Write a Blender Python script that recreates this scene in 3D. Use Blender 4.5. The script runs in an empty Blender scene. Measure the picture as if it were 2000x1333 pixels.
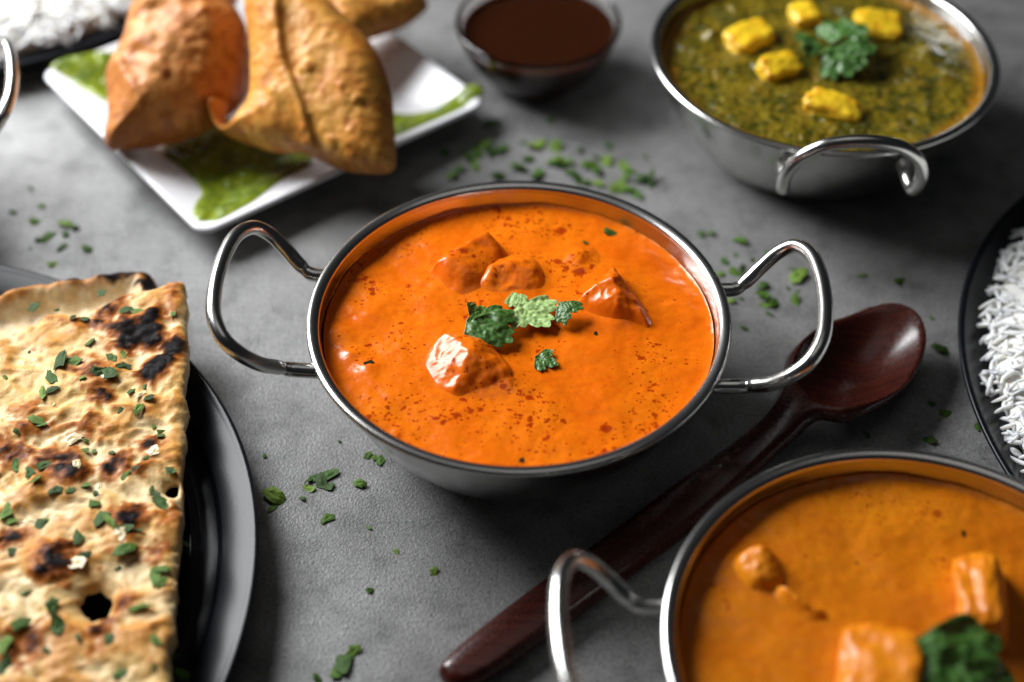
import bpy, math, random
import numpy as np
from mathutils import Vector, Matrix, Euler

random.seed(7)
RNG = np.random.default_rng(7)
scene = bpy.context.scene
C = scene.collection

# ------------------------------------------------------------------ camera
cam_data = bpy.data.cameras.new('camera')
cam = bpy.data.objects.new('camera', cam_data)
C.objects.link(cam)
cam.location = (-0.00258, -0.40134, 0.43213)
cam.rotation_euler = (math.radians(90 - 44.57), 0, 0)
cam_data.sensor_width = 36
cam_data.lens = 51.52
cam_data.clip_start = 0.01
cam_data.clip_end = 50
cam_data.dof.use_dof = True
cam_data.dof.focus_distance = 0.553
cam_data.dof.aperture_fstop = 3.7
scene.camera = cam

# ------------------------------------------------------------------ room light
world = bpy.data.worlds.new('World')
scene.world = world
world.use_nodes = True
world.node_tree.nodes['Background'].inputs[0].default_value = (0.80, 0.88, 1.0, 1)
world.node_tree.nodes['Background'].inputs[1].default_value = 0.014

def area(name, loc, target, sx, sy, power, col):
    d = bpy.data.lights.new(name, 'AREA'); d.shape = 'RECTANGLE'
    d.size = sx; d.size_y = sy; d.energy = power; d.color = col
    o = bpy.data.objects.new(name, d); C.objects.link(o)
    o.location = loc
    o.rotation_euler = (Vector(target) - Vector(loc)).to_track_quat('-Z', 'Y').to_euler()
    return o
area('window_light', (-0.65, 0.48, 0.57), (0, 0.03, 0), 0.55, 0.50, 22, (0.965, 0.985, 1.0))
area('overhead_fill', (0.10, 0.10, 1.55), (0, 0, 0), 0.9, 0.9, 1.0, (1.0, 0.98, 0.95))  # added weak overhead fill lamp, gives the steel rims something to reflect

scene.render.engine = 'CYCLES'
scene.cycles.use_denoising = True
scene.cycles.max_bounces = 10
scene.cycles.caustics_refractive = True
scene.view_settings.view_transform = 'Standard'
scene.view_settings.look = 'None'
scene.view_settings.exposure = 0
scene.view_settings.gamma = 1

# ------------------------------------------------------------------ measured outlines, world millimetres on the table
FLAKES_BACK = [(-12.7, 190.3, 5.6), (-16.9, 171.6, 6.5), (-18.6, 164.4, 5.9), (-13.1, 166.5, 5.9), (-8.8, 167.5, 5), (-7.5, 171, 4.5), (-22.2, 160.4, 5.4), (-25.4, 165.5, 4.4), (-30.5, 148.6, 4.9), (-27.6, 153.5, 4.4), (-35, 166.5, 4), (-20.3, 155.5, 4.9), (8.9, 172.6, 6.5), (18.8, 170.5, 7), (5.4, 161.4, 4.9), (-0.1, 154.5, 5.9), (3.5, 153.5, 5.4), (9, 149.5, 5.8), (-8.6, 148.6, 5.8), (17.7, 159.4, 5.9), (21.9, 157.4, 6.4), (20.8, 161.4, 4.9), (24.4, 159.4, 4.9), (27.2, 148.6, 6.8), (25.4, 150.5, 4.4), (34.1, 156.4, 6.4), (37, 152.5, 5.9), (38.7, 162.4, 4.9), (42.9, 159.9, 5.4), (30.3, 169, 3.5), (44.6, 171.6, 3.5), (37.9, 142.7, 4.8), (30.6, 143.7, 4.8), (51.2, 154.5, 5.9), (54.1, 151.5, 5.4), (63.2, 142.7, 9.7), (59.8, 145.7, 5.8), (48.6, 140.8, 5.3), (46, 137, 5.3), (54.9, 135.1, 6.2), (51.5, 137.9, 5.3), (50.7, 146.6, 4.8), (16.5, 193, 3), (2.4, 174.6, 2.5), (61.5, 163.4, 2)]
FLAKES_RIGHT = [(83.1, 105.8, 4.6), (87.5, 106.7, 4.2), (100.2, 101.6, 6), (111.5, 92.1, 3.7), (91.6, 87.2, 4.1), (104.4, 88.4, 2.7), (94.2, 80.7, 4.5), (96.5, 79.5, 4.1), (99.3, 82.6, 4.1), (89.1, 78.9, 3.6), (123, 77.1, 8.6), (124.9, 79.5, 5.4), (121.7, 82.6, 3.2), (107.2, 71.1, 4.9), (106.2, 65.8, 5.3), (108.5, 61.7, 7.5), (110.7, 60.5, 5.7), (106.9, 58.8, 4.4), (92.1, 61.4, 3.5), (96.7, 63.1, 2.2), (106.9, 53.9, 3.9), (119.6, 61.7, 5.8), (117.8, 69.9, 2.2), (96.2, 44.5, 3.7), (97.4, 91.8, 2.3), (121.9, 68.1, 2)]
FLAKES_SPOON = [(151.5, 77.9, 3.2), (166.7, 73.9, 4.9), (175.9, 31.7, 7.3), (176.6, 50.9, 2.2), (137.4, -15.5, 4), (161.4, -18.7, 5.6), (166.4, 1, 3.3), (170.5, -4, 4.9), (182.2, -11.4, 3.2)]
FLAKES_FRONT = [(-98.8, -26.6, 2.4), (-70.2, -19.3, 1.8), (-58.7, -26.4, 3.6), (-56, -27.6, 3.2), (-53.7, -29, 4), (-60.6, -40.9, 4.7), (-80, -38.3, 5.5), (-78.2, -37.9, 4.3), (-72.9, -36.2, 6.3), (-79.9, -43, 3.9), (-75.4, -40.5, 7), (-71.9, -42.3, 3.9), (-81.9, -47.9, 2.7), (-92.8, -47, 8.2), (-92.9, -52.5, 3.9), (-71.4, -57.5, 5.2), (-55.9, -61.7, 2.1), (-45, -72.7, 2.3), (-30.9, -81.8, 3.7), (-53.5, -90.3, 3.1), (-60.2, -120.9, 7.7), (-57.3, -115.6, 5.3), (-62.8, -124.7, 5.2), (-69, -126.9, 4.2)]
FLAKES_LEFT = [(-221.3, 125.9, 4.3), (-221.1, 115.2, 5.6), (-232.7, 121.6, 3.8), (-206.4, 113, 6.6), (-202.3, 110.9, 5.1), (-212.6, 103.9, 6), (-215.3, 101.8, 4.2), (-204.7, 97, 5.1), (-193.2, 95.6, 5.5), (-206.7, 85.5, 4.5), (-204.9, 106, 3.7), (-218.9, 96.3, 1.8), (-228.5, 139.2, 2.9)]
FLAKES_NAAN = [(-195, 28.6, 5.3), (-168.7, 34.6, 5.4), (-157.2, 24.7, 5.3), (-152.4, 24.2, 4.5), (-137.7, 22.7, 3.7), (-172.4, 19.8, 3.3), (-176.8, 19.8, 2.6), (-167.7, 6.4, 3.6), (-157.4, -2.4, 4), (-153.6, -0.1, 2.8), (-176.5, -4.7, 7.1), (-172, -4.3, 5.9), (-178.2, -12.9, 6.6), (-160.9, -10.6, 5.9), (-156.2, -12, 6.6), (-152.2, -7.5, 5.1), (-142.5, -16.4, 2.5), (-146.6, -20, 3.5), (-166, -14.2, 2.5), (-179.3, -20.9, 7), (-176.9, -20, 4.6), (-142, -29.5, 4.6), (-138.9, -23.9, 3.3), (-148.5, -30.4, 3.1), (-178.8, -35.5, 5.7), (-176.8, -37.2, 4.2), (-132.5, -38.9, 3.2), (-131.7, -41.8, 3), (-184.8, -40.5, 3.2), (-159.2, -43.8, 2.4), (-158.4, -49.2, 3.2), (-155.2, -48.4, 2.6), (-148.1, -50, 2.8), (-135.3, -52.8, 2.4), (-181.8, -55.2, 4.8), (-171.9, -56, 4.4), (-125.5, -58.4, 3.3), (-196.1, -12.4, 2), (-190.9, 2.7, 1.4), (-184.3, 24.7, 2.5), (-135.9, -35.5, 2.7), (-175.6, -60.4, 4.8), (-172, -65.1, 4.7), (-164, -68.8, 4.7), (-159.3, -68.4, 3.1), (-154.7, -65.5, 4), (-150.1, -69.2, 2.5), (-149.8, -73.8, 5.8), (-141, -61.3, 3.7), (-138.3, -58.3, 2.6), (-125.1, -59.1, 3.7), (-130.8, -67.6, 2.9), (-128.3, -70.5, 4.3), (-125.9, -73.4, 5.8), (-179.9, -77.4, 5.7), (-177.1, -81.1, 3.6), (-167.1, -81.9, 5), (-165.8, -80.7, 3.6), (-145.5, -81.1, 6.4), (-142.6, -82.7, 7.1), (-152.2, -88.2, 6), (-136.4, -85.8, 4.3), (-132.6, -85.8, 4.3), (-148.7, -97.5, 5.9), (-134.6, -95.2, 7.3), (-123, -105.1, 6.2), (-121, -102.1, 5.2), (-120, -108.1, 4.1), (-136.4, -100.6, 2.3), (-165.5, -111.4, 4.1), (-154.4, -117.6, 5.8), (-150.9, -125.5, 5.4), (-143.3, -130.4, 3), (-133.3, -130.4, 4), (-125.3, -119.1, 6.8), (-163.5, -124.8, 6.7), (-173.9, -94.1, 3.9), (-117.7, -132.1, 4.3), (-117.3, -140.7, 3.9), (-166.3, -132.5, 6), (-165.1, -140, 4.9), (-128, -142.7, 3.9), (-153, -134.6, 2.6)]
FLAKES_PLATE = [(-119.4, -77.6, 3.7), (-117.3, -125.6, 4.5), (-112.1, -131.2, 5.1)]
NAAN_OUT = [(-138.1, 42.8), (-135.5, 38.4), (-132.5, 20.4), (-128.9, 3), (-126.6, -18.9), (-123.5, -39.8), (-121.4, -59.5), (-118.8, -78.2), (-116.6, -96), (-115.2, -110.9), (-113.7, -125.1), (-113.1, -136.9), (-111.5, -148.2), (-110.3, -162.8), (-108.9, -176.7), (-139.4, -186.7), (-181.8, -176.7), (-209.7, -121.1), (-230, -54.7), (-227, -13.6), (-213.4, 1.6), (-203.6, 10.2), (-193, 18.9), (-188.2, 23.6), (-180.5, 23.9), (-173.7, 25.7), (-167.3, 29.9), (-162.1, 35.7), (-154.4, 37.8), (-148.4, 39.7), (-143.7, 42.2)]
NAAN_HOLE = [(-136.3, -113.8), (-136.9, -116.2), (-137.1, -119), (-139.5, -119.5), (-141.8, -120.3), (-143.9, -118.1), (-146.1, -116.4), (-147.9, -113.8), (-146.8, -111.3), (-146.4, -108.7), (-144, -108.4), (-141.8, -107.1), (-139.5, -109.2), (-137.2, -110.9)]
NAAN_HOLE_SMALL = [(-126.8, -65.4), (-125.1, -62.6), (-122.3, -63.3), (-121.4, -67.8), (-122.5, -69.4), (-125.6, -68.5)]
NAAN2_OUT = [(-154, 59.3), (-151.2, 49.7), (-144.5, 32.7), (-140.7, 3.4), (-196.6, -23.9), (-237, -18.6), (-259.2, 14.8), (-241, 29.7), (-225.2, 40.3), (-213.9, 45.6), (-202.1, 49.4), (-192.3, 52.9), (-182.2, 55.8), (-171, 58.7), (-161.3, 60.6)]
CHAR = [(-162.1, 26.3, 4.2, 0.65), (-164.1, 18.9, 3.8, 0.62), (-156.2, 14.5, 5.7, 0.75), (-151.1, 11, 4.9, 1.1), (-147, 13.9, 4.2, 1.2), (-145.3, 21.8, 2.6, 1.1), (-144.1, 8.7, 3.8, 1.1), (-138.9, 5.3, 3, 0.7), (-134.5, 3, 3.2, 1.25), (-136.7, -2.6, 3.2, 1.2), (-139.9, -7, 3.4, 1.25), (-141.7, -10.3, 3, 1.1), (-158, -21.1, 3.8, 0.8), (-154.9, -22.9, 2.6, 0.9), (-145.9, -54.7, 3.8, 0.75), (-147.2, -57.6, 2.6, 0.9), (-143.4, -52.9, 2.3, 0.7), (-184.3, -51, 5.3, 0.7), (-169.9, -54.7, 4.9, 0.7), (-164.1, -55.9, 4.9, 0.8), (-158.7, -59.5, 4.2, 0.75), (-135.7, -79.4, 3.8, 0.95), (-133.8, -77.1, 2.6, 0.8), (-158.1, -97.1, 4.2, 0.75), (-155.8, -93.8, 3.4, 0.7), (-160.4, -104.6, 3.4, 0.6), (-135.5, -45.3, 2.8, 0.85), (-134.2, -42.3, 2.3, 0.7), (-131.5, -116, 3, 0.6), (-136, -123.1, 2.6, 0.6), (-177.1, -89.4, 3.4, 0.6), (-159.9, -132, 4.5, 0.8), (-163.4, -134.9, 3.4, 0.7), (-137.7, -127.1, 2.8, 0.6), (-170.8, -2.6, 4.2, 0.45), (-182.9, -26.9, 3.8, 0.45), (-141.5, 23.3, 4.9, 0.45), (-163.7, -8.1, 4.7, 0.5), (-135.3, -57.1, 3.8, 0.4), (-122.5, -78.2, 3.4, 0.4), (-161.5, -37.2, 4.9, 0.45), (-180.5, -37.2, 4.2, 0.45), (-126.9, -93.8, 4.5, 0.45)]
S2_FRAME = [(-0.0986, 0.1555, 0.044), (0.9149, -0.3976, 0.0692), (0.259, 0.7098, 0.6551), (-0.3096, -0.5814, 0.7524)]
S1_FRAME = [(-0.1573, 0.1772, 0.034), (0.92, 0.391, 0.0286), (-0.3354, 0.7472, 0.5738), (0.203, -0.5375, 0.8185)]
S2_OUT = [(-38.4, -10.8), (-35.2, -13.2), (-34.8, -18.8), (-31.7, -23.2), (-28, -22), (-24.8, -16.2), (-22.6, -7.2), (-26.5, 7), (-33.7, 23.1), (-39.3, 37.2), (-38.1, 48.7), (-25.4, 56.9), (-9.4, 49.4), (6.8, 40.2), (21.2, 31.8), (33.3, 22.3), (43.9, 7.4), (50.4, -9.3), (55.3, -23.3), (53.9, -28.3), (46.4, -30.5), (36.4, -31.8), (27.1, -31.3), (17.2, -29.4), (8.9, -28.1), (-2.6, -30.3), (-15, -29.8), (-25.9, -28.5), (-33.3, -27), (-38.1, -22.4), (-41.3, -16.8), (-41, -12.5)]
S2_SEAM = [(-25.4, 56.9), (-16.4, 40.9), (-10, 27.1), (-2.6, 11.2), (7.5, -1.7), (15.3, -12.4), (19.9, -22.3), (18.9, -26.2), (11.6, -28.3)]
S1_OUT = [(-40.8, -23.7), (-43.2, -20.7), (-42.6, -14.9), (-38.4, -6.5), (-35.4, 4.5), (-33.1, 14.3), (-26.9, 21.9), (-20.3, 29.4), (-15, 38.7), (-10, 45.4), (0.6, 49.4), (19.5, 45.9), (31.1, 34.8), (36.1, 22.6), (35.2, 6.5), (30, -8.2), (21.8, -17.9), (9.9, -23.9), (-3.6, -27.5), (-18.4, -27.7), (-32.3, -25.8)]
CHUTNEY_A = [(-169.1, 159.3), (-158, 146.3), (-149.7, 135.8), (-145, 125.7), (-145.6, 117.1), (-145.4, 108.1), (-143.4, 100.9), (-139.3, 98.1), (-133.1, 99.9), (-125.7, 107.3), (-118.7, 116), (-114.1, 126.4), (-107.4, 139.7), (-96.8, 153.3), (-112, 181.8), (-145.2, 188.2), (-166.4, 179.7)]
CHUTNEY_B = [(-233.2, 216.8), (-228.8, 223.5), (-219.3, 227.7), (-206.4, 231.8), (-194.6, 227.2), (-188.8, 202.6), (-193.5, 193.9), (-202.9, 196.9), (-214.4, 203.9), (-224.6, 210.1)]
CHUTNEY_C = [(-78.1, 196.1), (-62.8, 193.5), (-47.6, 190), (-35.2, 193.5), (-24.1, 200.4), (-18.3, 200.4), (-16.7, 194.8), (-23.8, 186.6), (-34.7, 178.2), (-46.8, 170.8), (-58.6, 163.5), (-70.7, 162.7)]
SPOON_OUT = [(104.7, 3.6), (109.3, 15.1), (122.7, 29.3), (138.9, 39.1), (154.4, 43.1), (164.1, 38.1), (166.2, 26.9), (162, 12.2), (151.9, -3.4), (137.7, -15.7), (124.9, -21.3), (114.5, -20.2), (104.3, -29.1), (94.4, -38.2), (73, -58.5), (52.7, -76.2), (29.7, -96.4), (6.1, -116.6), (-9.4, -128.9), (-17, -133.3), (-23, -132.9), (-26.5, -129.3), (-27.2, -125.7), (-23.4, -120.3), (-11.4, -108.2), (6.4, -92), (30.9, -70.7), (54.7, -49.5), (75.4, -33.6), (90.5, -21.2), (99.9, -9.6), (103.8, -1.3)]
PIECE_A = [(-35.4, 32.4), (-30.7, 38), (-22.1, 46.1), (-13.4, 52.7), (-8.4, 49.9), (-4.2, 42.3), (-5.6, 33.4), (-12.6, 23.4), (-21.5, 17.5), (-28.6, 22.8), (-33.2, 28.2)]
PIECE_B = [(-16.6, 24.5), (-13.8, 34.5), (-6.7, 40.3), (1.9, 42.8), (8, 37.6), (11.1, 26.9), (7.4, 20.4), (-2.6, 18), (-11.5, 19.2)]
PIECE_C = [(22.3, 13.4), (26.9, 19.9), (33.7, 28.2), (37.8, 31.2), (42, 25.8), (47, 15.5), (50.9, 3.9), (49.4, -0.8), (43.2, 2), (35.5, 3.1), (27.8, 7.1)]
PIECE_D = [(-35.2, -18.1), (-32.3, -9.2), (-25.8, -4.5), (-16.1, -6.4), (-7.3, -14.1), (-1.6, -25.3), (-2.2, -33.8), (-10, -38.2), (-20.2, -37.2), (-27.7, -33.1), (-33, -26)]
PIECE_E = [(16.8, 38.7), (20.1, 46.5), (26.4, 49), (32.4, 44.9), (33.1, 36.5), (27.8, 31), (20.7, 31.6)]
PIECE_F = [(69.2, -113), (72, -107.3), (78.2, -104.7), (83.4, -106.4), (85.5, -113), (85.4, -120.2), (80.1, -122.8), (73.3, -121.2)]
PIECE_G = [(81.7, -120.4), (86.3, -120.8), (91.4, -125.4), (96.8, -129.3), (97.5, -133.2), (91.7, -134.2), (85.8, -130.3), (81.6, -125.4)]


# ------------------------------------------------------------------ noise
_perm = RNG.permutation(512)
_perm = np.concatenate([_perm, _perm, _perm])
_grad = RNG.normal(size=(512, 3)); _grad /= np.linalg.norm(_grad, axis=1)[:, None]
def perlin(x, y, z=0.0):
    x, y, z = np.broadcast_arrays(np.asarray(x, float), np.asarray(y, float), np.asarray(z, float))
    xi, yi, zi = np.floor(x).astype(int), np.floor(y).astype(int), np.floor(z).astype(int)
    xf, yf, zf = x - xi, y - yi, z - zi
    fade = lambda t: t * t * t * (t * (t * 6 - 15) + 10)
    u, v, w = fade(xf), fade(yf), fade(zf)
    out = 0
    for dx in (0, 1):
        for dy in (0, 1):
            for dz in (0, 1):
                h = _perm[(_perm[(_perm[(xi + dx) % 512] + yi + dy) % 512] + zi + dz) % 512]
                g = _grad[h]
                dot = g[..., 0] * (xf - dx) + g[..., 1] * (yf - dy) + g[..., 2] * (zf - dz)
                out = out + dot * (u if dx else 1 - u) * (v if dy else 1 - v) * (w if dz else 1 - w)
    return out * 1.6
def fbm(x, y, z=0.0, o=4, lac=2.1, gain=0.5):
    s, a, f = 0, 1.0, 1.0
    for i in range(o):
        s = s + a * perlin(np.asarray(x) * f + 17.3 * i, np.asarray(y) * f + 5.1 * i, np.asarray(z) * f + 3.7 * i)
        a *= gain; f *= lac
    return s
def sstep(a, b, x):
    t = np.clip((x - a) / (b - a), 0, 1)
    return t * t * (3 - 2 * t)
def mix(a, b, t):
    t = np.asarray(t)[..., None]
    return np.asarray(a) * (1 - t) + np.asarray(b) * t

# ------------------------------------------------------------------ materials
MATS = {}
def material(name, **kw):
    m = bpy.data.materials.new(name); m.use_nodes = True
    b = m.node_tree.nodes['Principled BSDF']
    for k, v in kw.items():
        b.inputs[k.replace('_', ' ')].default_value = (*v, 1) if isinstance(v, tuple) and len(v) == 3 and 'Radius' not in k else v
    MATS[name] = m
    return m, m.node_tree.nodes, m.node_tree.links, b
def noise_node(n, l, scale, detail=4, rough=0.55, coord='Object', vec=None, dist=0.0):
    t = n.new('ShaderNodeTexNoise'); t.inputs['Scale'].default_value = scale
    t.inputs['Detail'].default_value = detail; t.inputs['Roughness'].default_value = rough
    t.inputs['Distortion'].default_value = dist
    if vec is None:
        tc = n.new('ShaderNodeTexCoord'); vec = tc.outputs[coord]
    l.new(vec, t.inputs['Vector'])
    return t
def ramp(n, l, src, stops, interp='LINEAR'):
    r = n.new('ShaderNodeValToRGB'); e = r.color_ramp.elements; r.color_ramp.interpolation = interp
    while len(e) > 1: e.remove(e[0])
    e[0].position = stops[0][0]; e[0].color = (*stops[0][1], 1)
    for p, c in stops[1:]:
        k = e.new(p); k.color = (*c, 1)
    l.new(src, r.inputs[0])
    return r
def mixc(n, l, fac, a, b, mode='MIX'):
    m = n.new('ShaderNodeMix'); m.data_type = 'RGBA'; m.blend_type = mode
    for sock, v in ((m.inputs[0], fac), (m.inputs[6], a), (m.inputs[7], b)):
        if hasattr(v, 'is_output'): l.new(v, sock)
        elif isinstance(v, tuple): sock.default_value = (*v, 1)
        else: sock.default_value = v
    return m.outputs[2]
def math_node(n, l, op, a, b=0.5, c=None):
    m = n.new('ShaderNodeMath'); m.operation = op
    for i, v in enumerate((a, b, c)):
        if v is None: continue
        if hasattr(v, 'is_output'): l.new(v, m.inputs[i])
        else: m.inputs[i].default_value = v
    return m.outputs[0]
def bump(n, l, b, h, strength, dist, prev=None):
    k = n.new('ShaderNodeBump'); k.inputs['Strength'].default_value = strength
    k.inputs['Distance'].default_value = dist
    l.new(h, k.inputs['Height'])
    if prev is not None: l.new(prev.outputs[0], k.inputs['Normal'])
    l.new(k.outputs[0], b.inputs['Normal'])
    return k
G = lambda v: (v, v, v)

# grey concrete-like stone slab with a fine pebbled skin
m, n, l, b = material('stone', Roughness=0.5)
big = noise_node(n, l, 9, 6, 0.62)
mid = noise_node(n, l, 60, 5, 0.65)
fine = noise_node(n, l, 700, 2, 0.6)
c1 = ramp(n, l, big.outputs[0], [(0.3, (0.125, 0.123, 0.119)), (0.5, (0.185, 0.183, 0.179)), (0.72, (0.245, 0.243, 0.239))])
c2 = ramp(n, l, mid.outputs[0], [(0.30, G(0.55)), (0.48, G(0.95)), (0.7, G(1.18))])
c3 = ramp(n, l, fine.outputs[0], [(0.28, G(0.62)), (0.45, G(0.95)), (0.72, G(1.25))])
col = mixc(n, l, 1.0, mixc(n, l, 1.0, c1.outputs[0], c2.outputs[0], 'MULTIPLY'), c3.outputs[0], 'MULTIPLY')
l.new(col, b.inputs['Base Color'])
rr = ramp(n, l, mid.outputs[0], [(0.3, G(0.58)), (0.7, G(0.40))]); l.new(rr.outputs[0], b.inputs['Roughness'])
peb = n.new('ShaderNodeTexVoronoi'); peb.feature = 'SMOOTH_F1'; peb.inputs['Scale'].default_value = 1250
peb.inputs['Smoothness'].default_value = 0.6
tc = n.new('ShaderNodeTexCoord')
wob = noise_node(n, l, 260, 2, 0.5)
addv = n.new('ShaderNodeVectorMath'); addv.operation = 'MULTIPLY_ADD'
l.new(wob.outputs['Color'], addv.inputs[0]); addv.inputs[1].default_value = (0.0008, 0.0008, 0.0008); l.new(tc.outputs['Object'], addv.inputs[2])
l.new(addv.outputs[0], peb.inputs['Vector'])
gr_ = noise_node(n, l, 1000, 2, 0.5)
k0 = bump(n, l, b, gr_.outputs[0], 0.40, 0.0007)
k1 = bump(n, l, b, peb.outputs['Distance'], 0.15, -0.0005, k0)
k2 = bump(n, l, b, mid.outputs[0], 0.12, 0.002, k1)

# brushed stainless steel
m, n, l, b = material('steel', Base_Color=(0.50, 0.495, 0.485), Metallic=1.0, Roughness=0.2)
sn = noise_node(n, l, 160, 4, 0.6)
r_ = ramp(n, l, sn.outputs[0], [(0.3, G(0.15)), (0.7, G(0.27))]); l.new(r_.outputs[0], b.inputs['Roughness'])
fs = noise_node(n, l, 1500, 2, 0.5); bump(n, l, b, fs.outputs[0], 0.05, 0.0003)
m, n, l, b = material('steel_polished', Base_Color=(0.63, 0.62, 0.60), Metallic=1.0, Roughness=0.23)
fs = noise_node(n, l, 500, 3, 0.6); bump(n, l, b, fs.outputs[0], 0.04, 0.0004)

# creamy tomato sauces with red oil specks
def sauce(name, light, base, deep, oil, spot_amt, rough):
    m, n, l, b = material(name, Roughness=rough, Subsurface_Weight=0.25, Subsurface_Scale=0.004, IOR=1.42)
    b.inputs['Subsurface Radius'].default_value = (1.0, 0.35, 0.08)
    a1 = noise_node(n, l, 38, 3, 0.5, dist=0.3)
    cc = ramp(n, l, a1.outputs[0], [(0.22, deep), (0.46, base), (0.75, light)])
    a2 = noise_node(n, l, 330, 5, 0.7)
    gr2 = ramp(n, l, a2.outputs[0], [(0.30, (0.90, 0.78, 0.7)), (0.5, (1.0, 1.0, 1.0)), (0.72, (1.03, 1.10, 1.1))])
    # oil drops: cells with a random radius, thickest where a slow noise is high
    tc = n.new('ShaderNodeTexCoord')
    wv = noise_node(n, l, 220, 2, 0.5)
    av = n.new('ShaderNodeVectorMath'); av.operation = 'MULTIPLY_ADD'
    l.new(wv.outputs['Color'], av.inputs[0]); av.inputs[1].default_value = (0.0045, 0.0015, 0.003); l.new(tc.outputs['Object'], av.inputs[2])
    prev = mixc(n, l, 1.0, cc.outputs[0], gr2.outputs[0], 'MULTIPLY')
    dens = noise_node(n, l, 38, 3, 0.6)
    for sc_, amt in ((150, 0.50), (330, 0.62), (760, 0.75)):
        v = n.new('ShaderNodeTexVoronoi'); v.inputs['Scale'].default_value = sc_
        l.new(av.outputs[0], v.inputs['Vector'])
        sep = n.new('ShaderNodeSeparateColor'); l.new(v.outputs['Color'], sep.inputs[0])
        rad = math_node(n, l, 'POWER', sep.outputs[0], 2.4)
        dm = ramp(n, l, dens.outputs[0], [(0.40, G(0.0 if sc_ < 500 else 0.18)), (0.60, G(1.0))])
        rad = math_node(n, l, 'MULTIPLY', rad, dm.outputs[0])
        rad = math_node(n, l, 'MULTIPLY', rad, amt * spot_amt)
        d_ = math_node(n, l, 'SUBTRACT', rad, v.outputs['Distance'])
        f_ = math_node(n, l, 'MULTIPLY', d_, 6.0)
        f_ = math_node(n, l, 'MINIMUM', math_node(n, l, 'MAXIMUM', f_, 0.0), 0.85)
        prev = mixc(n, l, f_, prev, oil)
    l.new(prev, b.inputs['Base Color'])
    h = noise_node(n, l, 420, 4, 0.6); k = bump(n, l, b, h.outputs[0], 0.06, 0.0008)
    return m
sauce('butter_sauce', (0.83, 0.195, 0.004), (0.80, 0.160, 0.003), (0.73, 0.120, 0.002), (0.36, 0.022, 0.001), 1.0, 0.22)
sauce('amber_sauce', (0.68, 0.215, 0.006), (0.60, 0.165, 0.004), (0.48, 0.115, 0.003), (0.36, 0.05, 0.002), 0.7, 0.30)
sauce('butter_chunk', (0.82, 0.175, 0.004), (0.78, 0.145, 0.003), (0.68, 0.100, 0.002), (0.36, 0.022, 0.001), 0.8, 0.25)
sauce('amber_chunk', (0.80, 0.28, 0.008), (0.73, 0.22, 0.005), (0.60, 0.155, 0.003), (0.4, 0.06, 0.002), 0.7, 0.36)

def vcol_material(name, rough, bscale, bstr, bdist, sss=0.0, ssr=(1, .4, .1), spec=0.5, mult=(0.8, 1.12), mscale=300):
    m, n, l, b = material(name, Roughness=rough)
    at = n.new('ShaderNodeAttribute'); at.attribute_name = 'Col'
    t = noise_node(n, l, mscale, 4, 0.65)
    r = ramp(n, l, t.outputs[0], [(0.3, G(mult[0])), (0.7, G(mult[1]))])
    l.new(mixc(n, l, 1.0, at.outputs['Color'], r.outputs[0], 'MULTIPLY'), b.inputs['Base Color'])
    b.inputs['Specular IOR Level'].default_value = spec
    b.inputs['Subsurface Weight'].default_value = sss
    b.inputs['Subsurface Radius'].default_value = ssr
    b.inputs['Subsurface Scale'].default_value = 0.003
    h = noise_node(n, l, bscale, 4, 0.65); bump(n, l, b, h.outputs[0], bstr, bdist)
    return m, n, l, b
m, n, l, b = vcol_material('naan_bread', 0.45, 420, 0.35, 0.0012, 0.12)
at_ = [q_ for q_ in n if q_.type == 'ATTRIBUTE'][0]
sp_ = ramp(n, l, at_.outputs['Color'], [(0.02, G(0.04)), (0.25, G(0.16)), (0.5, G(0.32))]); l.new(sp_.outputs[0], b.inputs['Specular IOR Level'])
rn = noise_node(n, l, 90, 3, 0.6); r_ = ramp(n, l, rn.outputs[0], [(0.35, G(0.32)), (0.65, G(0.62))]); l.new(r_.outputs[0], b.inputs['Roughness'])
m, n, l, b = vcol_material('fried_pastry', 0.50, 300, 0.14, 0.0010, 0.15, spec=0.35, mult=(0.9, 1.06))
m, n, l, b = vcol_material('spinach_gravy', 0.2, 500, 0.35, 0.0012, 0.05, mult=(0.7, 1.2))
m, n, l, b = vcol_material('paneer', 0.32, 300, 0.3, 0.001, 0.25)
m, n, l, b = vcol_material('chutney', 0.25, 420, 0.3, 0.0012, 0.2, (0.6, 1, 0.1))
m, n, l, b = material('herb_leaf', Roughness=0.55, Specular_IOR_Level=0.25, Subsurface_Weight=0.12, Subsurface_Scale=0.001)
oi = n.new('ShaderNodeObjectInfo')
r_ = ramp(n, l, oi.outputs['Random'], [(0.0, (0.022, 0.058, 0.005)), (0.35, (0.042, 0.105, 0.008)), (0.7, (0.075, 0.160, 0.012)), (1.0, (0.16, 0.26, 0.030))])
t = noise_node(n, l, 900, 3, 0.6); r2 = ramp(n, l, t.outputs[0], [(0.3, G(0.65)), (0.7, G(1.25))])
l.new(mixc(n, l, 1.0, r_.outputs[0], r2.outputs[0], 'MULTIPLY'), b.inputs['Base Color'])
bump(n, l, b, t.outputs[0], 0.3, 0.0006)
def leafmat(name, c0, c1, rough=0.42, vein=False):
    m, n, l, b = material(name, Roughness=rough, Subsurface_Weight=0.1, Subsurface_Scale=0.001)
    t = noise_node(n, l, 380, 4, 0.6); r = ramp(n, l, t.outputs[0], [(0.3, c0), (0.7, c1)])
    src = r.outputs[0]
    if vein:
        at = n.new('ShaderNodeAttribute'); at.attribute_name = 'Col'
        src = mixc(n, l, 1.0, mixc(n, l, at.outputs['Color'], src, tuple(min(1.0, 1.5 * q_ + 0.05) for q_ in c1)), (1.0, 1.0, 1.0), 'MULTIPLY')
    l.new(src, b.inputs['Base Color']); bump(n, l, b, t.outputs[0], 0.12, 0.0005)
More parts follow.
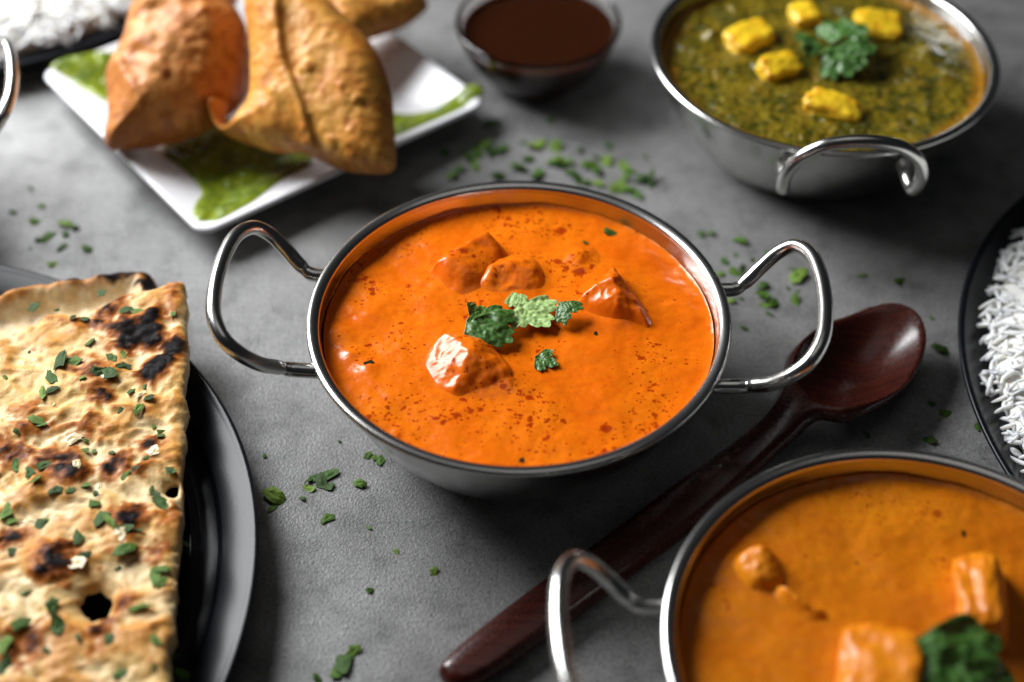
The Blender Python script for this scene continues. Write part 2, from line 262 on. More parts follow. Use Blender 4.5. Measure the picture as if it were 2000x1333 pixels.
leafmat('leaf_top', (0.022, 0.075, 0.008), (0.055, 0.150, 0.018), vein=True)
leafmat('leaf_under', (0.20, 0.34, 0.085), (0.32, 0.46, 0.15), 0.6, vein=True)
leafmat('herb_stem', (0.12, 0.26, 0.06), (0.2, 0.36, 0.1))
leafmat('herb_dark', (0.008, 0.009, 0.003), (0.025, 0.022, 0.004), 0.7)
MATS['herb_dark'].node_tree.nodes['Principled BSDF'].inputs['Specular IOR Level'].default_value = 0.1
leafmat('leaf_mid', (0.07, 0.19, 0.02), (0.13, 0.28, 0.04), vein=True)
leafmat('garlic', (0.62, 0.45, 0.2), (0.78, 0.66, 0.4), 0.35)
m, n, l, b = material('black_glaze', Base_Color=(0.007, 0.008, 0.011), Roughness=0.29, Specular_IOR_Level=0.16)
t = noise_node(n, l, 900, 2, 0.5); bump(n, l, b, t.outputs[0], 0.06, 0.0004)
m, n, l, b = material('white_melamine', Base_Color=(0.80, 0.80, 0.83), Roughness=0.28)
t = noise_node(n, l, 40, 3, 0.6); bump(n, l, b, t.outputs[0], 0.04, 0.001)
m, n, l, b = material('clear_glass', Base_Color=(0.97, 0.97, 0.97), Roughness=0.02, Transmission_Weight=1.0, IOR=1.48)
t = noise_node(n, l, 60, 2, 0.5); bump(n, l, b, t.outputs[0], 0.03, 0.001)
m, n, l, b = material('tamarind', Base_Color=(0.024, 0.006, 0.002), Roughness=0.08, Subsurface_Weight=0.3, Subsurface_Scale=0.006, IOR=1.36)
b.inputs['Subsurface Radius'].default_value = (1.0, 0.35, 0.08)
t = noise_node(n, l, 50, 3, 0.5); bump(n, l, b, t.outputs[0], 0.03, 0.001)
m, n, l, b = material('cooked_rice', Roughness=0.45, Subsurface_Weight=0.7, Subsurface_Scale=0.004)
b.inputs['Subsurface Radius'].default_value = (1.0, 0.9, 0.7)
oi = n.new('ShaderNodeObjectInfo')
t = noise_node(n, l, 200, 3, 0.6)
r_ = ramp(n, l, oi.outputs['Random'], [(0.0, (0.86, 0.845, 0.79)), (1.0, (0.93, 0.92, 0.89))])
r2 = ramp(n, l, t.outputs[0], [(0.3, G(0.88)), (0.7, G(1.04))])
l.new(mixc(n, l, 1.0, r_.outputs[0], r2.outputs[0], 'MULTIPLY'), b.inputs['Base Color'])
m, n, l, b = material('rosewood', Roughness=0.3, IOR=1.5)
tc = n.new('ShaderNodeTexCoord'); mp = n.new('ShaderNodeMapping'); l.new(tc.outputs['Object'], mp.inputs['Vector'])
mp.inputs['Rotation'].default_value = (0, 0, math.radians(-43)); mp.inputs['Scale'].default_value = (18, 420, 200)
t = noise_node(n, l, 1.0, 5, 0.6, vec=mp.outputs[0], dist=0.5)
r_ = ramp(n, l, t.outputs[0], [(0.25, (0.020, 0.0035, 0.0025)), (0.5, (0.040, 0.0070, 0.004)), (0.78, (0.068, 0.012, 0.006))])
l.new(r_.outputs[0], b.inputs['Base Color'])
t2 = noise_node(n, l, 700, 3, 0.6); rr = ramp(n, l, t2.outputs[0], [(0.3, G(0.20)), (0.7, G(0.32))]); l.new(rr.outputs[0], b.inputs['Roughness'])
bump(n, l, b, t.outputs[0], 0.08, 0.0004)

# ------------------------------------------------------------------ mesh helpers
def mesh_data(name, V, faces, mat, smooth=True, col=None):
    V = np.asarray(V, float)
    me = bpy.data.meshes.new(name)
    if isinstance(faces, np.ndarray):
        nf, k = faces.shape
        me.vertices.add(len(V)); me.vertices.foreach_set('co', V.astype(np.float32).ravel())
        me.loops.add(nf * k); me.loops.foreach_set('vertex_index', faces.astype(np.int32).ravel())
        me.polygons.add(nf); me.polygons.foreach_set('loop_start', np.arange(0, nf * k, k, dtype=np.int32))
        me.polygons.foreach_set('loop_total', np.full(nf, k, dtype=np.int32))
    else:
        me.from_pydata([tuple(v) for v in V], [], [tuple(f) for f in faces])
    me.update(calc_edges=True)
    me.validate()
    me.polygons.foreach_set('use_smooth', [smooth] * len(me.polygons))
    if col is not None:
        a = me.color_attributes.new('Col', 'FLOAT_COLOR', 'POINT')
        a.data.foreach_set('color', np.c_[np.clip(col, 0, 1), np.ones(len(V))].astype(np.float32).ravel())
    if mat: me.materials.append(MATS[mat])
    return me
def obj(name, me, parent=None, loc=(0, 0, 0), rot=(0, 0, 0), scale=(1, 1, 1)):
    o = bpy.data.objects.new(name, me); C.objects.link(o)
    o.location = loc; o.rotation_euler = rot; o.scale = scale
    if parent: o.parent = parent
    return o
def tag(o, label, cat, group=None):
    o['label'] = label; o['category'] = cat
    if group: o['group'] = group
    return o
def thing(name, label, cat, loc=(0, 0, 0), rotz=0, group=None):
    o = bpy.data.objects.new(name, None); C.objects.link(o)
    o.empty_display_size = 0.01
    o.location = loc; o.rotation_euler = (0, 0, rotz)
    return tag(o, label, cat, group)
def rings(Ps, close_start=False, close_end=False):
    """Ps: list of equal-length loops -> verts, quads/tri list"""
    k = len(Ps[0]); V = np.concatenate(Ps); F = []
    for i in range(len(Ps) - 1):
        for j in range(k):
            a, b_ = i * k + j, i * k + (j + 1) % k
            F.append((a, b_, b_ + k, a + k))
    if close_start: F.append(tuple(range(k - 1, -1, -1)))
    if close_end: F.append(tuple(range((len(Ps) - 1) * k, len(Ps) * k)))
    return V, F
def spline(P, per=8, closed=False):
    P = [np.asarray(p, float) for p in P]; n_ = len(P); out = []
    rng_ = range(n_) if closed else range(n_ - 1)
    for i in rng_:
        if closed: p0, p1, p2, p3 = P[(i - 1) % n_], P[i], P[(i + 1) % n_], P[(i + 2) % n_]
        else: p0, p1, p2, p3 = P[max(i - 1, 0)], P[i], P[i + 1], P[min(i + 2, n_ - 1)]
        for t in np.linspace(0, 1, per, endpoint=False):
            out.append(0.5 * (2 * p1 + (p2 - p0) * t + (2 * p0 - 5 * p1 + 4 * p2 - p3) * t * t + (3 * p1 - p0 - 3 * p2 + p3) * t ** 3))
    if not closed: out.append(P[-1])
    return np.array(out)
def lathe(profile, seg=128):
    a = np.linspace(0, 2 * np.pi, seg, endpoint=False)
    return rings([np.stack([r * np.cos(a), r * np.sin(a), 0 * a + z], -1) for r, z in profile])
def tube(path, rad, seg=16):
    path = np.asarray(path); Ps = []
    T = np.gradient(path, axis=0); T /= np.linalg.norm(T, axis=1)[:, None]
    nrm = np.cross(T[0], (0, 0, 1.0)); nrm /= np.linalg.norm(nrm)
    a = np.linspace(0, 2 * np.pi, seg, endpoint=False)
    for i, p in enumerate(path):
        nrm = nrm - T[i] * (nrm @ T[i]); nrm /= np.linalg.norm(nrm)
        bi = np.cross(T[i], nrm)
        r = rad[i] if hasattr(rad, '__len__') else rad
        Ps.append(p + r * (np.cos(a)[:, None] * nrm + np.sin(a)[:, None] * bi))
    return rings(Ps, True, True)
def poly_dist(px, py, loops):
    best = np.full(px.shape, 1e9); bx = np.zeros_like(px); by = np.zeros_like(py); ins = np.zeros(px.shape, bool)
    for L in loops:
        A = L; B = np.roll(L, -1, axis=0)
        for (ax, ay), (bx_, by_) in zip(A, B):
            ex, ey = bx_ - ax, by_ - ay; ll = ex * ex + ey * ey + 1e-18
            t = np.clip(((px - ax) * ex + (py - ay) * ey) / ll, 0, 1)
            qx, qy = ax + t * ex, ay + t * ey
            d = (px - qx) ** 2 + (py - qy) ** 2
            k = d < best
            best = np.where(k, d, best); bx = np.where(k, qx, bx); by = np.where(k, qy, by)
            cr = ((ay > py) != (by_ > py))
            with np.errstate(divide='ignore', invalid='ignore'):
                xi = ax + (py - ay) / (by_ - ay if by_ != ay else 1e-18) * ex
            ins ^= cr & (px < xi)
    return np.sqrt(best) * np.where(ins, 1, -1), bx, by
def slab(loops, cell, top, bot):
    """Closed body over a planar outline: top(x,y,sd), bot(x,y,sd) give the two skins."""
    L0 = loops[0]; x0, y0 = L0.min(0) - cell * 1.5; x1, y1 = L0.max(0) + cell * 1.5
    gx = np.arange(x0, x1 + cell, cell); gy = np.arange(y0, y1 + cell, cell)
    X, Y = np.meshgrid(gx, gy, indexing='ij')
    sd, bx, by = poly_dist(X, Y, loops)
    ins = sd > 0
    c = ins[:-1, :-1] | ins[1:, :-1] | ins[1:, 1:] | ins[:-1, 1:]
    X = np.where(ins, X, bx); Y = np.where(ins, Y, by); sd = np.where(ins, sd, 0)
    idx = np.arange(X.size).reshape(X.shape)
    Q = np.stack([idx[:-1, :-1][c], idx[1:, :-1][c], idx[1:, 1:][c], idx[:-1, 1:][c]], -1)
    used, inv = np.unique(Q, return_inverse=True); Q = inv.reshape(Q.shape)
    x, y, s = X.ravel()[used], Y.ravel()[used], sd.ravel()[used]
    N = len(x)
    E = np.concatenate([Q[:, [0, 1]], Q[:, [1, 2]], Q[:, [2, 3]], Q[:, [3, 0]]])
    key = np.sort(E, 1); k1 = key[:, 0] * N + key[:, 1]
    _, first, cnt = np.unique(k1, return_index=True, return_counts=True)
    be = E[first[cnt == 1]]
    zt = top(x, y, s); zb = np.minimum(bot(x, y, s), zt - 1e-5)
    V = np.concatenate([np.c_[x, y, zt], np.c_[x, y, zb]])
    F = np.concatenate([Q, Q[:, ::-1] + N, np.stack([be[:, 1], be[:, 0], be[:, 0] + N, be[:, 1] + N], -1)])
    return V, F, N, x, y, s
def mmp(P): return np.array(P, float) / 1000.0
def rounded_box(nn=20, q=5.0):
    t = np.linspace(-1, 1, nn); A, B = np.meshgrid(t, t, indexing='ij'); V = []; F = []; off = 0
    for ax in range(3):
        for s in (-1, 1):
            P = np.zeros((nn, nn, 3)); P[..., ax] = s; P[..., (ax + 1) % 3] = A; P[..., (ax + 2) % 3] = B
            V.append(P.reshape(-1, 3)); I = np.arange(nn * nn).reshape(nn, nn) + off; off += nn * nn
            q4 = np.stack([I[:-1, :-1], I[1:, :-1], I[1:, 1:], I[:-1, 1:]], -1).reshape(-1, 4)
            F.append(q4 if s > 0 else q4[:, ::-1])
    V = np.concatenate(V); F = np.concatenate(F)
    key = np.round(V, 5); uq, inv = np.unique(key, axis=0, return_inverse=True)
    inv = inv.ravel()
    V = uq; F = inv[F]
    V = V / (np.abs(V) ** q).sum(1)[:, None] ** (1 / q)
    return V, F

# ------------------------------------------------------------------ table
nt = 2
me = mesh_data('table_top', [(-1.1, -1.0, -0.03), (1.1, -1.0, -0.03), (1.1, 1.3, -0.03), (-1.1, 1.3, -0.03),
                             (-1.1, -1.0, 0), (1.1, -1.0, 0), (1.1, 1.3, 0), (-1.1, 1.3, 0)],
               [(3, 2, 1, 0), (4, 5, 6, 7), (0, 1, 5, 4), (1, 2, 6, 5), (2, 3, 7, 6), (3, 0, 4, 7)], 'stone', smooth=False)
table = obj('table_top', me); table['kind'] = 'structure'

# ------------------------------------------------------------------ karahi bowls
outer = spline([(0.0, 0.0006), (0.030, 0.0004), (0.043, 0.0006), (0.0515, 0.0045), (0.0605, 0.0135), (0.0675, 0.0245), (0.0722, 0.0345), (0.0752, 0.0440), (0.0768, 0.0498)], 5)
inner = spline([(0.0758, 0.0498), (0.0742, 0.0440), (0.0712, 0.0350), (0.0665, 0.0252), (0.0595, 0.0146), (0.0505, 0.0058), (0.043, 0.0020), (0.030, 0.0017), (0.0, 0.0017)], 5)
V, F = lathe([tuple(p) for p in outer] + [tuple(p) for p in inner], 144)
me_body = mesh_data('bowl_body', V, F, 'steel')
rim_p = spline([(0.0752, 0.0497), (0.0753, 0.0510), (0.0762, 0.0519), (0.0776, 0.0524), (0.0789, 0.0524), (0.0797, 0.0519), (0.0800, 0.0511), (0.0797, 0.0503), (0.0788, 0.0499), (0.0772, 0.0496)], 4, closed=True)
a_ = np.linspace(0, 2 * np.pi, 180, endpoint=False)
Ps = [np.stack([r * np.cos(a_), r * np.sin(a_), 0 * a_ + z], -1) for r, z in rim_p]
V, F = rings(Ps + [Ps[0]])
me_rim = mesh_data('bowl_rim', V, F, 'steel_polished')
half = [(0.0725, 0.0262, 0.0430), (0.0785, 0.0262, 0.0432), (0.0838, 0.0264, 0.0438), (0.0888, 0.0283, 0.0466), (0.0947, 0.0314, 0.0512), (0.1018, 0.0330, 0.0578), (0.1085, 0.0308, 0.0632), (0.1137, 0.0225, 0.0662), (0.1160, 0.0110, 0.0672)]
half = [(x if x < 0.084 else 0.084 + (x - 0.084) * 0.86, y, z) for x, y, z in half]
hp = half + [(0.1120, 0, 0.0674)] + [(x, -y, z) for x, y, z in half[::-1]]
path = spline(hp, 8)
rad = np.full(len(path), 0.00285)
for q_ in (path[20], path[-21]):
    d_ = np.linalg.norm(path - q_, axis=1); rad -= 0.00042 * np.exp(-(d_ / 0.0013) ** 2)
V, F = tube(path, rad, 18)
me_handle = mesh_data('bowl_handle', V, F, 'steel_polished')
half2 = [(0.0725, 0.0260, 0.0425), (0.0800, 0.0261, 0.0420), (0.0852, 0.0268, 0.0408), (0.0890, 0.0274, 0.0412), (0.0922, 0.0284, 0.0460), (0.0945, 0.0280, 0.0540), (0.0962, 0.0240, 0.0630), (0.0974, 0.0165, 0.0695), (0.0980, 0.0085, 0.0722)]
V, F = tube(spline(half2 + [(0.0982, 0, 0.0730)] + [(x, -y, z) for x, y, z in half2[::-1]], 8), 0.00285, 18)
me_handle2 = mesh_data('bowl_handle', V, F, 'steel_polished')
def karahi(label, x, y, az, group, me_handle=me_handle):
    t = thing('karahi_bowl', label, 'bowl', (x, y, 0), math.radians(az), group)
    obj('body', me_body, t); obj('rim', me_rim, t)
    obj('handle', me_handle, t); obj('handle', me_handle, t, rot=(0, 0, math.pi))
    return t
B1 = (0.0, 0.0); B2 = (0.1416, 0.1767); B3 = (0.1232, -0.1475); B4 = (-0.3290, 0.1085)
GB = 'steel karahi serving bowls'
karahi('steel two-handled karahi bowl holding the bright orange curry beside the wooden spoon bowl', *B1, -3, GB)
karahi('steel two-handled karahi bowl filled with dark green spinach curry', *B2, -91, GB, me_handle2)
karahi('steel two-handled karahi bowl of amber curry, its handle over the wooden spoon handle', *B3, 4, GB)
karahi('steel karahi bowl of which only a curved handle shows beside the white square plate', *B4, 16, GB)

def disc_grid(nn):
    t = np.linspace(-1, 1, nn); A, B = np.meshgrid(t, t, indexing='ij')
    X = A * np.sqrt(1 - B * B / 2); Y = B * np.sqrt(1 - A * A / 2)
    I = np.arange(nn * nn).reshape(nn, nn)
    return X.ravel(), Y.ravel(), np.stack([I[:-1, :-1], I[1:, :-1], I[1:, 1:], I[:-1, 1:]], -1).reshape(-1, 4), I
def curry_z(x, y, lumps, seed, z0, amp=1.0, amp2=1.0):
    z = z0 + amp * (0.0007 * fbm(x * 45 + seed, y * 45, seed, 3) + amp2 * 0.00010 * fbm(x * 260 + seed, y * 300, seed, 3))
    for cx, cy, r, h in lumps:
        d2 = ((x - cx) ** 2 + (y - cy) ** 2) / (r * r)
        z = z + h * np.exp(-1.6 * d2) * (1 + 0.18 * fbm(x * 110, y * 110, seed + 3, 2))
    rr = np.hypot(x, y)
    z = z + 0.0012 * np.exp(-(0.0743 - rr) / 0.0014)
    return z
def curry(name, label, cat, pos, mat, lumps, seed, z0=0.0438, R=0.0740, nn=330, amp=1.0, colfn=None, amp2=1.0):
    X, Y, F, I = disc_grid(nn)
    wobble = 1 + 0.0015 * fbm(X * 8, Y * 8, seed, 2)
    x, y = X * R, Y * R
    z = curry_z(x, y, lumps, seed, z0, amp, amp2)
    V = np.c_[x, y, z]
    # skirt down along the bowl wall and a floor, so the serving is a body
    ring = np.concatenate([I[0, :], I[1:, -1], I[-1, -2::-1], I[-2:0:-1, 0]])
    off = len(V); k = len(ring)
    low = V[ring].copy(); low[:, :2] *= 0.93; low[:, 2] = 0.031
    V = np.concatenate([V, low, [[0, 0, 0.031]]])
    j = np.arange(k)
    W = np.stack([ring[(j + 1) % k], ring[j], off + j, off + (j + 1) % k], -1)
    Bt = np.stack([off + (j + 1) % k, off + j, np.full(k, off + k), np.full(k, off + k)], -1)
    col = None
    if colfn is not None:
        col = colfn(V[:, 0], V[:, 1], V[:, 2])
    faces = np.concatenate([F[:, ::-1] if False else F, W])
    me = mesh_data(name, V, faces, mat, col=col)
    o = obj(name, me, loc=(pos[0], pos[1], 0))
    return tag(o, label, cat)

def chunk(name, label, cat, group, pos, size, rot, mat, seed, q=5.0, nz=0.10, colfn=None):
    V, F = rounded_box(24, q)
    s = np.array(size)
    d = 1 + nz * fbm(V[:, 0] * 1.3 + seed * 7.1, V[:, 1] * 1.3, V[:, 2] * 1.3, 3) + nz * 0.22 * fbm(V[:, 0] * 4 + seed, V[:, 1] * 5, V[:, 2] * 5 + seed, 2)
    V = V * d[:, None] * s
    col = colfn(V, s) if colfn else None
    me = mesh_data(name, V, F, mat, col=col)
    o = obj(name, me, loc=pos, rot=tuple(math.radians(r) for r in rot))
    return tag(o, label, cat, group)

# bright orange curry
lumps1 = [(-0.0215, 0.032, 0.0165, 0.0016), (0.001, 0.031, 0.014, 0.0016), (0.0362, 0.0165, 0.0155, 0.0014), (-0.0187, -0.0212, 0.018, 0.0018),
          (0.022, 0.041, 0.010, 0.0010), (-0.0676, -0.003, 0.007, 0.0012), (-0.0558, -0.022, 0.006, 0.0010), (0.040, 0.005, 0.012, 0.001), (-0.006, -0.026, 0.010, 0.0014),
          (-0.058, 0.008, 0.009, 0.0007), (-0.062, -0.014, 0.005, 0.0009), (-0.045, -0.036, 0.007, 0.0006), (-0.035, 0.05, 0.010, 0.0006)]
curry('curry', 'bright orange creamy curry with red oil specks and dark green coriander leaf', 'curry', B1, 'butter_sauce', lumps1, 2.0)
GC = 'chicken pieces in the bright orange curry'
def coated_piece(label, P, H, ridge, drop, rise, rough, seed, mat='butter_chunk', base=None, group=None, facets=()):
    base = base or (lambda x, y: curry_z(x, y, lumps1, 2.0, 0.0438))
    # a piece of chicken under a coat of sauce: its skin leaves the sauce surface smoothly at the waterline
    o_ = spline(mmp(P), 6, closed=True); c_ = o_.mean(0)
    rx, ry = math.cos(math.radians(ridge)), math.sin(math.radians(ridge))
    ext_ = np.abs((o_ - c_) @ np.array((rx, ry))).max()
    def top(x, y, s_):
        t = ((x - c_[0]) * rx + (y - c_[1]) * ry) / ext_           # +1 on the high side
        body = 1 - np.exp(-(s_ / rise) ** 1.7)
        h = H * body * np.clip(0.5 + 0.5 * drop * t + 0.5 * (1 - drop), 0.05, 1.2)
        for ang, off, slope in facets:                               # flat cut faces, joined with soft edges
            fx, fy = math.cos(math.radians(ang)), math.sin(math.radians(ang))
            pl = H * off - slope * ((x - c_[0]) * fx + (y - c_[1]) * fy)
            k_ = 0.0007
            d_ = np.clip(0.5 + 0.5 * (pl - h) / k_, 0, 1)
            h = np.maximum(pl * (1 - d_) + h * d_ - k_ * d_ * (1 - d_), 0)
        rg = 0.55 - np.abs(fbm(x * 90 + 4 * seed, y * 90, seed + 5, 3))
        bumps = rough * (fbm(x * 75 + seed, y * 75, seed, 2) * 0.0018 + 0.0016 * rg + 0.00035 * fbm(x * 300, y * 300, seed, 2))
        return base(x, y) - 0.0003 * np.exp(-s_ / 0.0005) + h + bumps * sstep(0, 0.0045, s_)
    V, F, N, *_ = slab([o_], 0.0005, top, lambda x, y, s_: 0 * x + 0.0385)
    tag(obj('chicken_piece', mesh_data('chicken_piece', V, F, mat)), label, 'chicken', group or GC)
    return top
coated_piece('sauce-coated chicken piece with a smooth slanted flat face in bright orange curry', PIECE_A, 0.0095, 122, 0.92, 0.0026, 0.30, 1)
coated_piece('rounded chicken lump in bright orange curry joined to the flat-faced piece', PIECE_B, 0.0055, 110, 0.4, 0.0042, 0.55, 2, 'butter_sauce', facets=((-80, 0.6, 0.35), (60, 0.75, 0.3)))
coated_piece('triangular peaked chicken piece in bright orange curry apart from the others', PIECE_C, 0.0085, 110, 0.75, 0.0030, 0.95, 3, facets=((-50, 0.62, 0.25), (215, 0.72, 0.30)))
top_d = coated_piece('glossy chicken piece with white reflections touching the dark coriander leaf in orange curry', PIECE_D, 0.0088, 120, 0.5, 0.0034, 0.55, 4, facets=((205, 0.62, 0.42), (-65, 0.66, 0.50), (70, 0.80, 0.25), (10, 0.72, 0.35)))
coated_piece('nearly submerged chicken lump below the two small coriander bits in orange curry', PIECE_E, 0.0016, 90, 0.2, 0.0070, 0.35, 5, 'butter_sauce')

# amber curry
lumps3 = [(-0.045, 0.031, 0.010, 0.001), (0.021, 0.022, 0.014, 0.002), (-0.016, -0.002, 0.014, 0.002), (0.004, 0.012, 0.02, 0.0008)]
curry('curry', 'amber yellow creamy curry with a large dark coriander sprig', 'curry', B3, 'amber_sauce', lumps3, 9.0, z0=0.0442)
GD = 'pieces in the amber curry'
bx, by = B3
b3z = lambda x, y: curry_z(x - bx, y - by, lumps3, 9.0, 0.0442)
coated_piece('shiny pale-tipped chicken piece by the rim of the amber curry', PIECE_F, 0.0085, 120, 0.5, 0.0030, 0.6, 11, 'amber_chunk', b3z, GD, facets=((205, 0.62, 0.42), (-60, 0.66, 0.45), (20, 0.72, 0.3)))
coated_piece('small knobbly chicken shred trailing across the amber curry', PIECE_G, 0.0042, 120, 0.3, 0.0030, 1.2, 12, 'amber_chunk', b3z, GD)
chunk('paneer_cube', 'tall upright orange slab standing in the amber curry', 'paneer', GD, (bx + 0.0235, by + 0.0185, 0.0450), (0.0075, 0.0150, 0.0120), (0, -20, -8), 'amber_chunk', 13, 5, 0.11)
chunk('paneer_cube', 'orange cube under the coriander sprig in the amber curry', 'paneer', GD, (bx - 0.0130, by - 0.0075, 0.0455), (0.0125, 0.0140, 0.0105), (0, -14, -14), 'amber_chunk', 14, 5, 0.10)

# spinach curry
def palak_col(x, y, z):
    n1 = fbm(x * 60, y * 75, 4.0, 4); n2 = 1.3 * fbm(x * 200, y * 260, 8.0, 3); n3 = 1.2 * fbm(x * 110 + 9, y * 150, 2.0, 3)
    c = mix((0.20, 0.145, 0.009), (0.075, 0.068, 0.006), sstep(-0.45, 0.5, n1 + 0.5 * n2))
    c = mix(c, (0.24, 0.15, 0.012), sstep(0.15, 0.75, n3) * 0.75)
    c = mix(c, (0.020, 0.026, 0.004), sstep(0.35, 0.9, n2) * 0.6)
    r = np.hypot(x, y)
    c = mix(c, (0.42, 0.17, 0.008), sstep(0.066, 0.0735, r + 0.003 * n1) * 0.8)
    return c
def palak_lumps():
    r = np.random.default_rng(3); L = []
    for i in range(70):
        a = r.uniform(0, 6.28); d = 0.071 * math.sqrt(r.uniform(0, 1))
        L.append((d * math.cos(a), d * math.sin(a), r.uniform(0.003, 0.007), r.uniform(-0.0012, 0.0022)))
    L += [(0.040, 0.020, 0.012, 0.002), (0.052, 0.008, 0.011, 0.002)]
    return L
curry('spinach_curry', 'chunky dark olive green spinach gravy with orange oil round its edge', 'curry', B2, 'spinach_gravy', palak_lumps(), 5.0, z0=0.0445, amp=1.7, amp2=3.6, nn=420, colfn=palak_col)
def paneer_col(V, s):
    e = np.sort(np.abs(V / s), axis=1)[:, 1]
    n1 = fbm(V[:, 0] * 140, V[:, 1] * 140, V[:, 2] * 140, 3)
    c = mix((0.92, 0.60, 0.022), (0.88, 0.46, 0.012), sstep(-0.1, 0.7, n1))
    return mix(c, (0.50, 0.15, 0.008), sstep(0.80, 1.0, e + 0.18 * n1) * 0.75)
GP = 'yellow paneer cubes in the spinach curry'
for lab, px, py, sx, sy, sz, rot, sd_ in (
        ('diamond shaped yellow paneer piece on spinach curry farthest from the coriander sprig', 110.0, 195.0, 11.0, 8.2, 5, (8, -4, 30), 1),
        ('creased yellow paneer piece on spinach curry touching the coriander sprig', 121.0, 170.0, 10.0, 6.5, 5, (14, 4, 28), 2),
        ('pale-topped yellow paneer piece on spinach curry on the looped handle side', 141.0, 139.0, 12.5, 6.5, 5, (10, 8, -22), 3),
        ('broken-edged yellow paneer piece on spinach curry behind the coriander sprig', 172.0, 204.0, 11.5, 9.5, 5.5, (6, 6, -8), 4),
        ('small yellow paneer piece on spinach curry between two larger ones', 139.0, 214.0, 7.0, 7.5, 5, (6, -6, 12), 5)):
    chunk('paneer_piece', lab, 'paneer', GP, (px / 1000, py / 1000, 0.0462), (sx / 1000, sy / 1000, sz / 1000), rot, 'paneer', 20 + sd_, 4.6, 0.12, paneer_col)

# ------------------------------------------------------------------ coriander leaves
def leaf_outline(L, lobes=3, spread=78, teeth=4, seed=0, depth=0.34):
    r = np.random.default_rng(seed); P = [(-0.10 * L, -0.035 * L)]
    th = np.linspace(-spread, spread, 150)
    u = (th + spread) / (2 * spread)
    lob = np.abs(np.sin(np.pi * u * lobes)) ** 0.55
    tooth = (np.abs(((u * lobes * teeth) % 1) - 0.5) * 2) ** 2.2
    rr = L * (1 - depth + depth * lob) * (1 - 0.15 * tooth * (0.4 + 0.6 * lob)) * (0.80 + 0.20 * np.cos(np.radians(th) * 1.1))
    rr = rr * (1 + 0.06 * np.sin(u * 9 + seed))
    for t, q_ in zip(th, rr): P.append((q_ * math.cos(math.radians(t)), q_ * math.sin(math.radians(t))))
    P.append((-0.10 * L, 0.035 * L))
    return np.array(P)
def leaf_mesh(name, L, mat, seed=0, lobes=3, spread=78, curl=(0.0, 0.0, 0.0), cell=None, teeth=3, wave=0.05, depth=0.34):
    P = leaf_outline(L, lobes, spread, teeth, seed, depth)
    def top(x, y, s):
        th = np.degrees(np.arctan2(y, x + 0.12 * L)); r = np.hypot(x, y)
        z = curl[0] * (y / L) ** 2 * L + curl[1] * (x / L) ** 2 * L + curl[2] * x * y / L
        z = z + wave * L * fbm(x / L * 2.6 + seed * 3.3, y / L * 2.6, seed, 3)
        for k in range(lobes):
            c_ = -spread + (k + 0.5) * 2 * spread / lobes
            z = z - 0.018 * L * np.exp(-((th - c_) * r / L / 3.2) ** 2)
        z = z + 0.006 * L * np.sin((r / L * 30 - np.abs(((th + spread) % (2 * spread / lobes)) - spread / lobes) * 0.35)) * sstep(0, 0.1 * L, s)
        return z
    V, F, N, x, y, s_ = slab([P], cell or L / 48, top, lambda x, y, s: top(x, y, s) - 0.00022)
    th = np.degrees(np.arctan2(y, x + 0.12 * L)); r = np.hypot(x, y); vn = np.zeros_like(x)
    for k in range(lobes):
        c_ = -spread + (k + 0.5) * 2 * spread / lobes
        vn = np.maximum(vn, np.exp(-((th - c_) * (r + 0.1 * L) / L / 1.5) ** 2))
        side = np.abs(((np.abs(th - c_) * 0.018 + r / L * 1.1) * 4.2) % 1 - 0.5) * 2
        vn = np.maximum(vn, 0.45 * (side > 0.86))
    c3_ = np.repeat(np.concatenate([vn, vn])[:, None] * 0.75, 3, axis=1)
    return mesh_data(name, V, F, mat, col=c3_)
def leaf(label, pos, az, L, mat, seed, tilt=(0, 0), group=None, parent=None, name='coriander_leaf', **kw):
    me = leaf_mesh(name, L, mat, seed, **kw)
    o = obj(name, me, loc=pos, rot=(math.radians(tilt[0]), math.radians(tilt[1]), math.radians(az)))
    if parent: o.parent = parent
    else: tag(o, label, 'leaf', group)
    return o
GL = 'coriander leaves on the orange curry'
l1 = leaf('dark green coriander leaf resting on the glossy chicken piece in orange curry', (-0.0178, -0.0030, 0.0508), -28, 0.0185, 'leaf_top', 1, (4, 6), GL, lobes=3, spread=80, curl=(-0.22, -0.1, 0.1), wave=0.045)
leaf('', (0.0, 0.0005, 0.0006), 100, 0.0075, 'leaf_mid', 5, (20, -6), None, l1, 'side_lobe', lobes=2, spread=48, curl=(0.3, 0.0, 0))
l2 = leaf('pale crinkled coriander leaf lying underside up on orange curry', (0.0015, 0.0090, 0.0470), -48, 0.0150, 'leaf_under', 2, (2, 4), GL, lobes=3, spread=86, curl=(0.10, 0.05, 0), wave=0.055)
leaf('', (0.0100, 0.0100, 0.0022), -4, 0.0095, 'leaf_top', 6, (12, -14), None, l2, 'folded_lobe', lobes=2, spread=62, curl=(-0.3, -0.2, 0))
leaf('small pale green coriander bit above the pale crinkled leaf on orange curry', (-0.0022, 0.0172, 0.0456), -70, 0.0078, 'leaf_under', 3, (2, 2), GL, lobes=2, spread=62)
leaf('small green coriander bit on smooth orange curry past the dark leaf', (0.0068, -0.0170, 0.0452), -25, 0.0082, 'leaf_top', 4, (3, 3), GL, lobes=3, spread=85, depth=0.5)

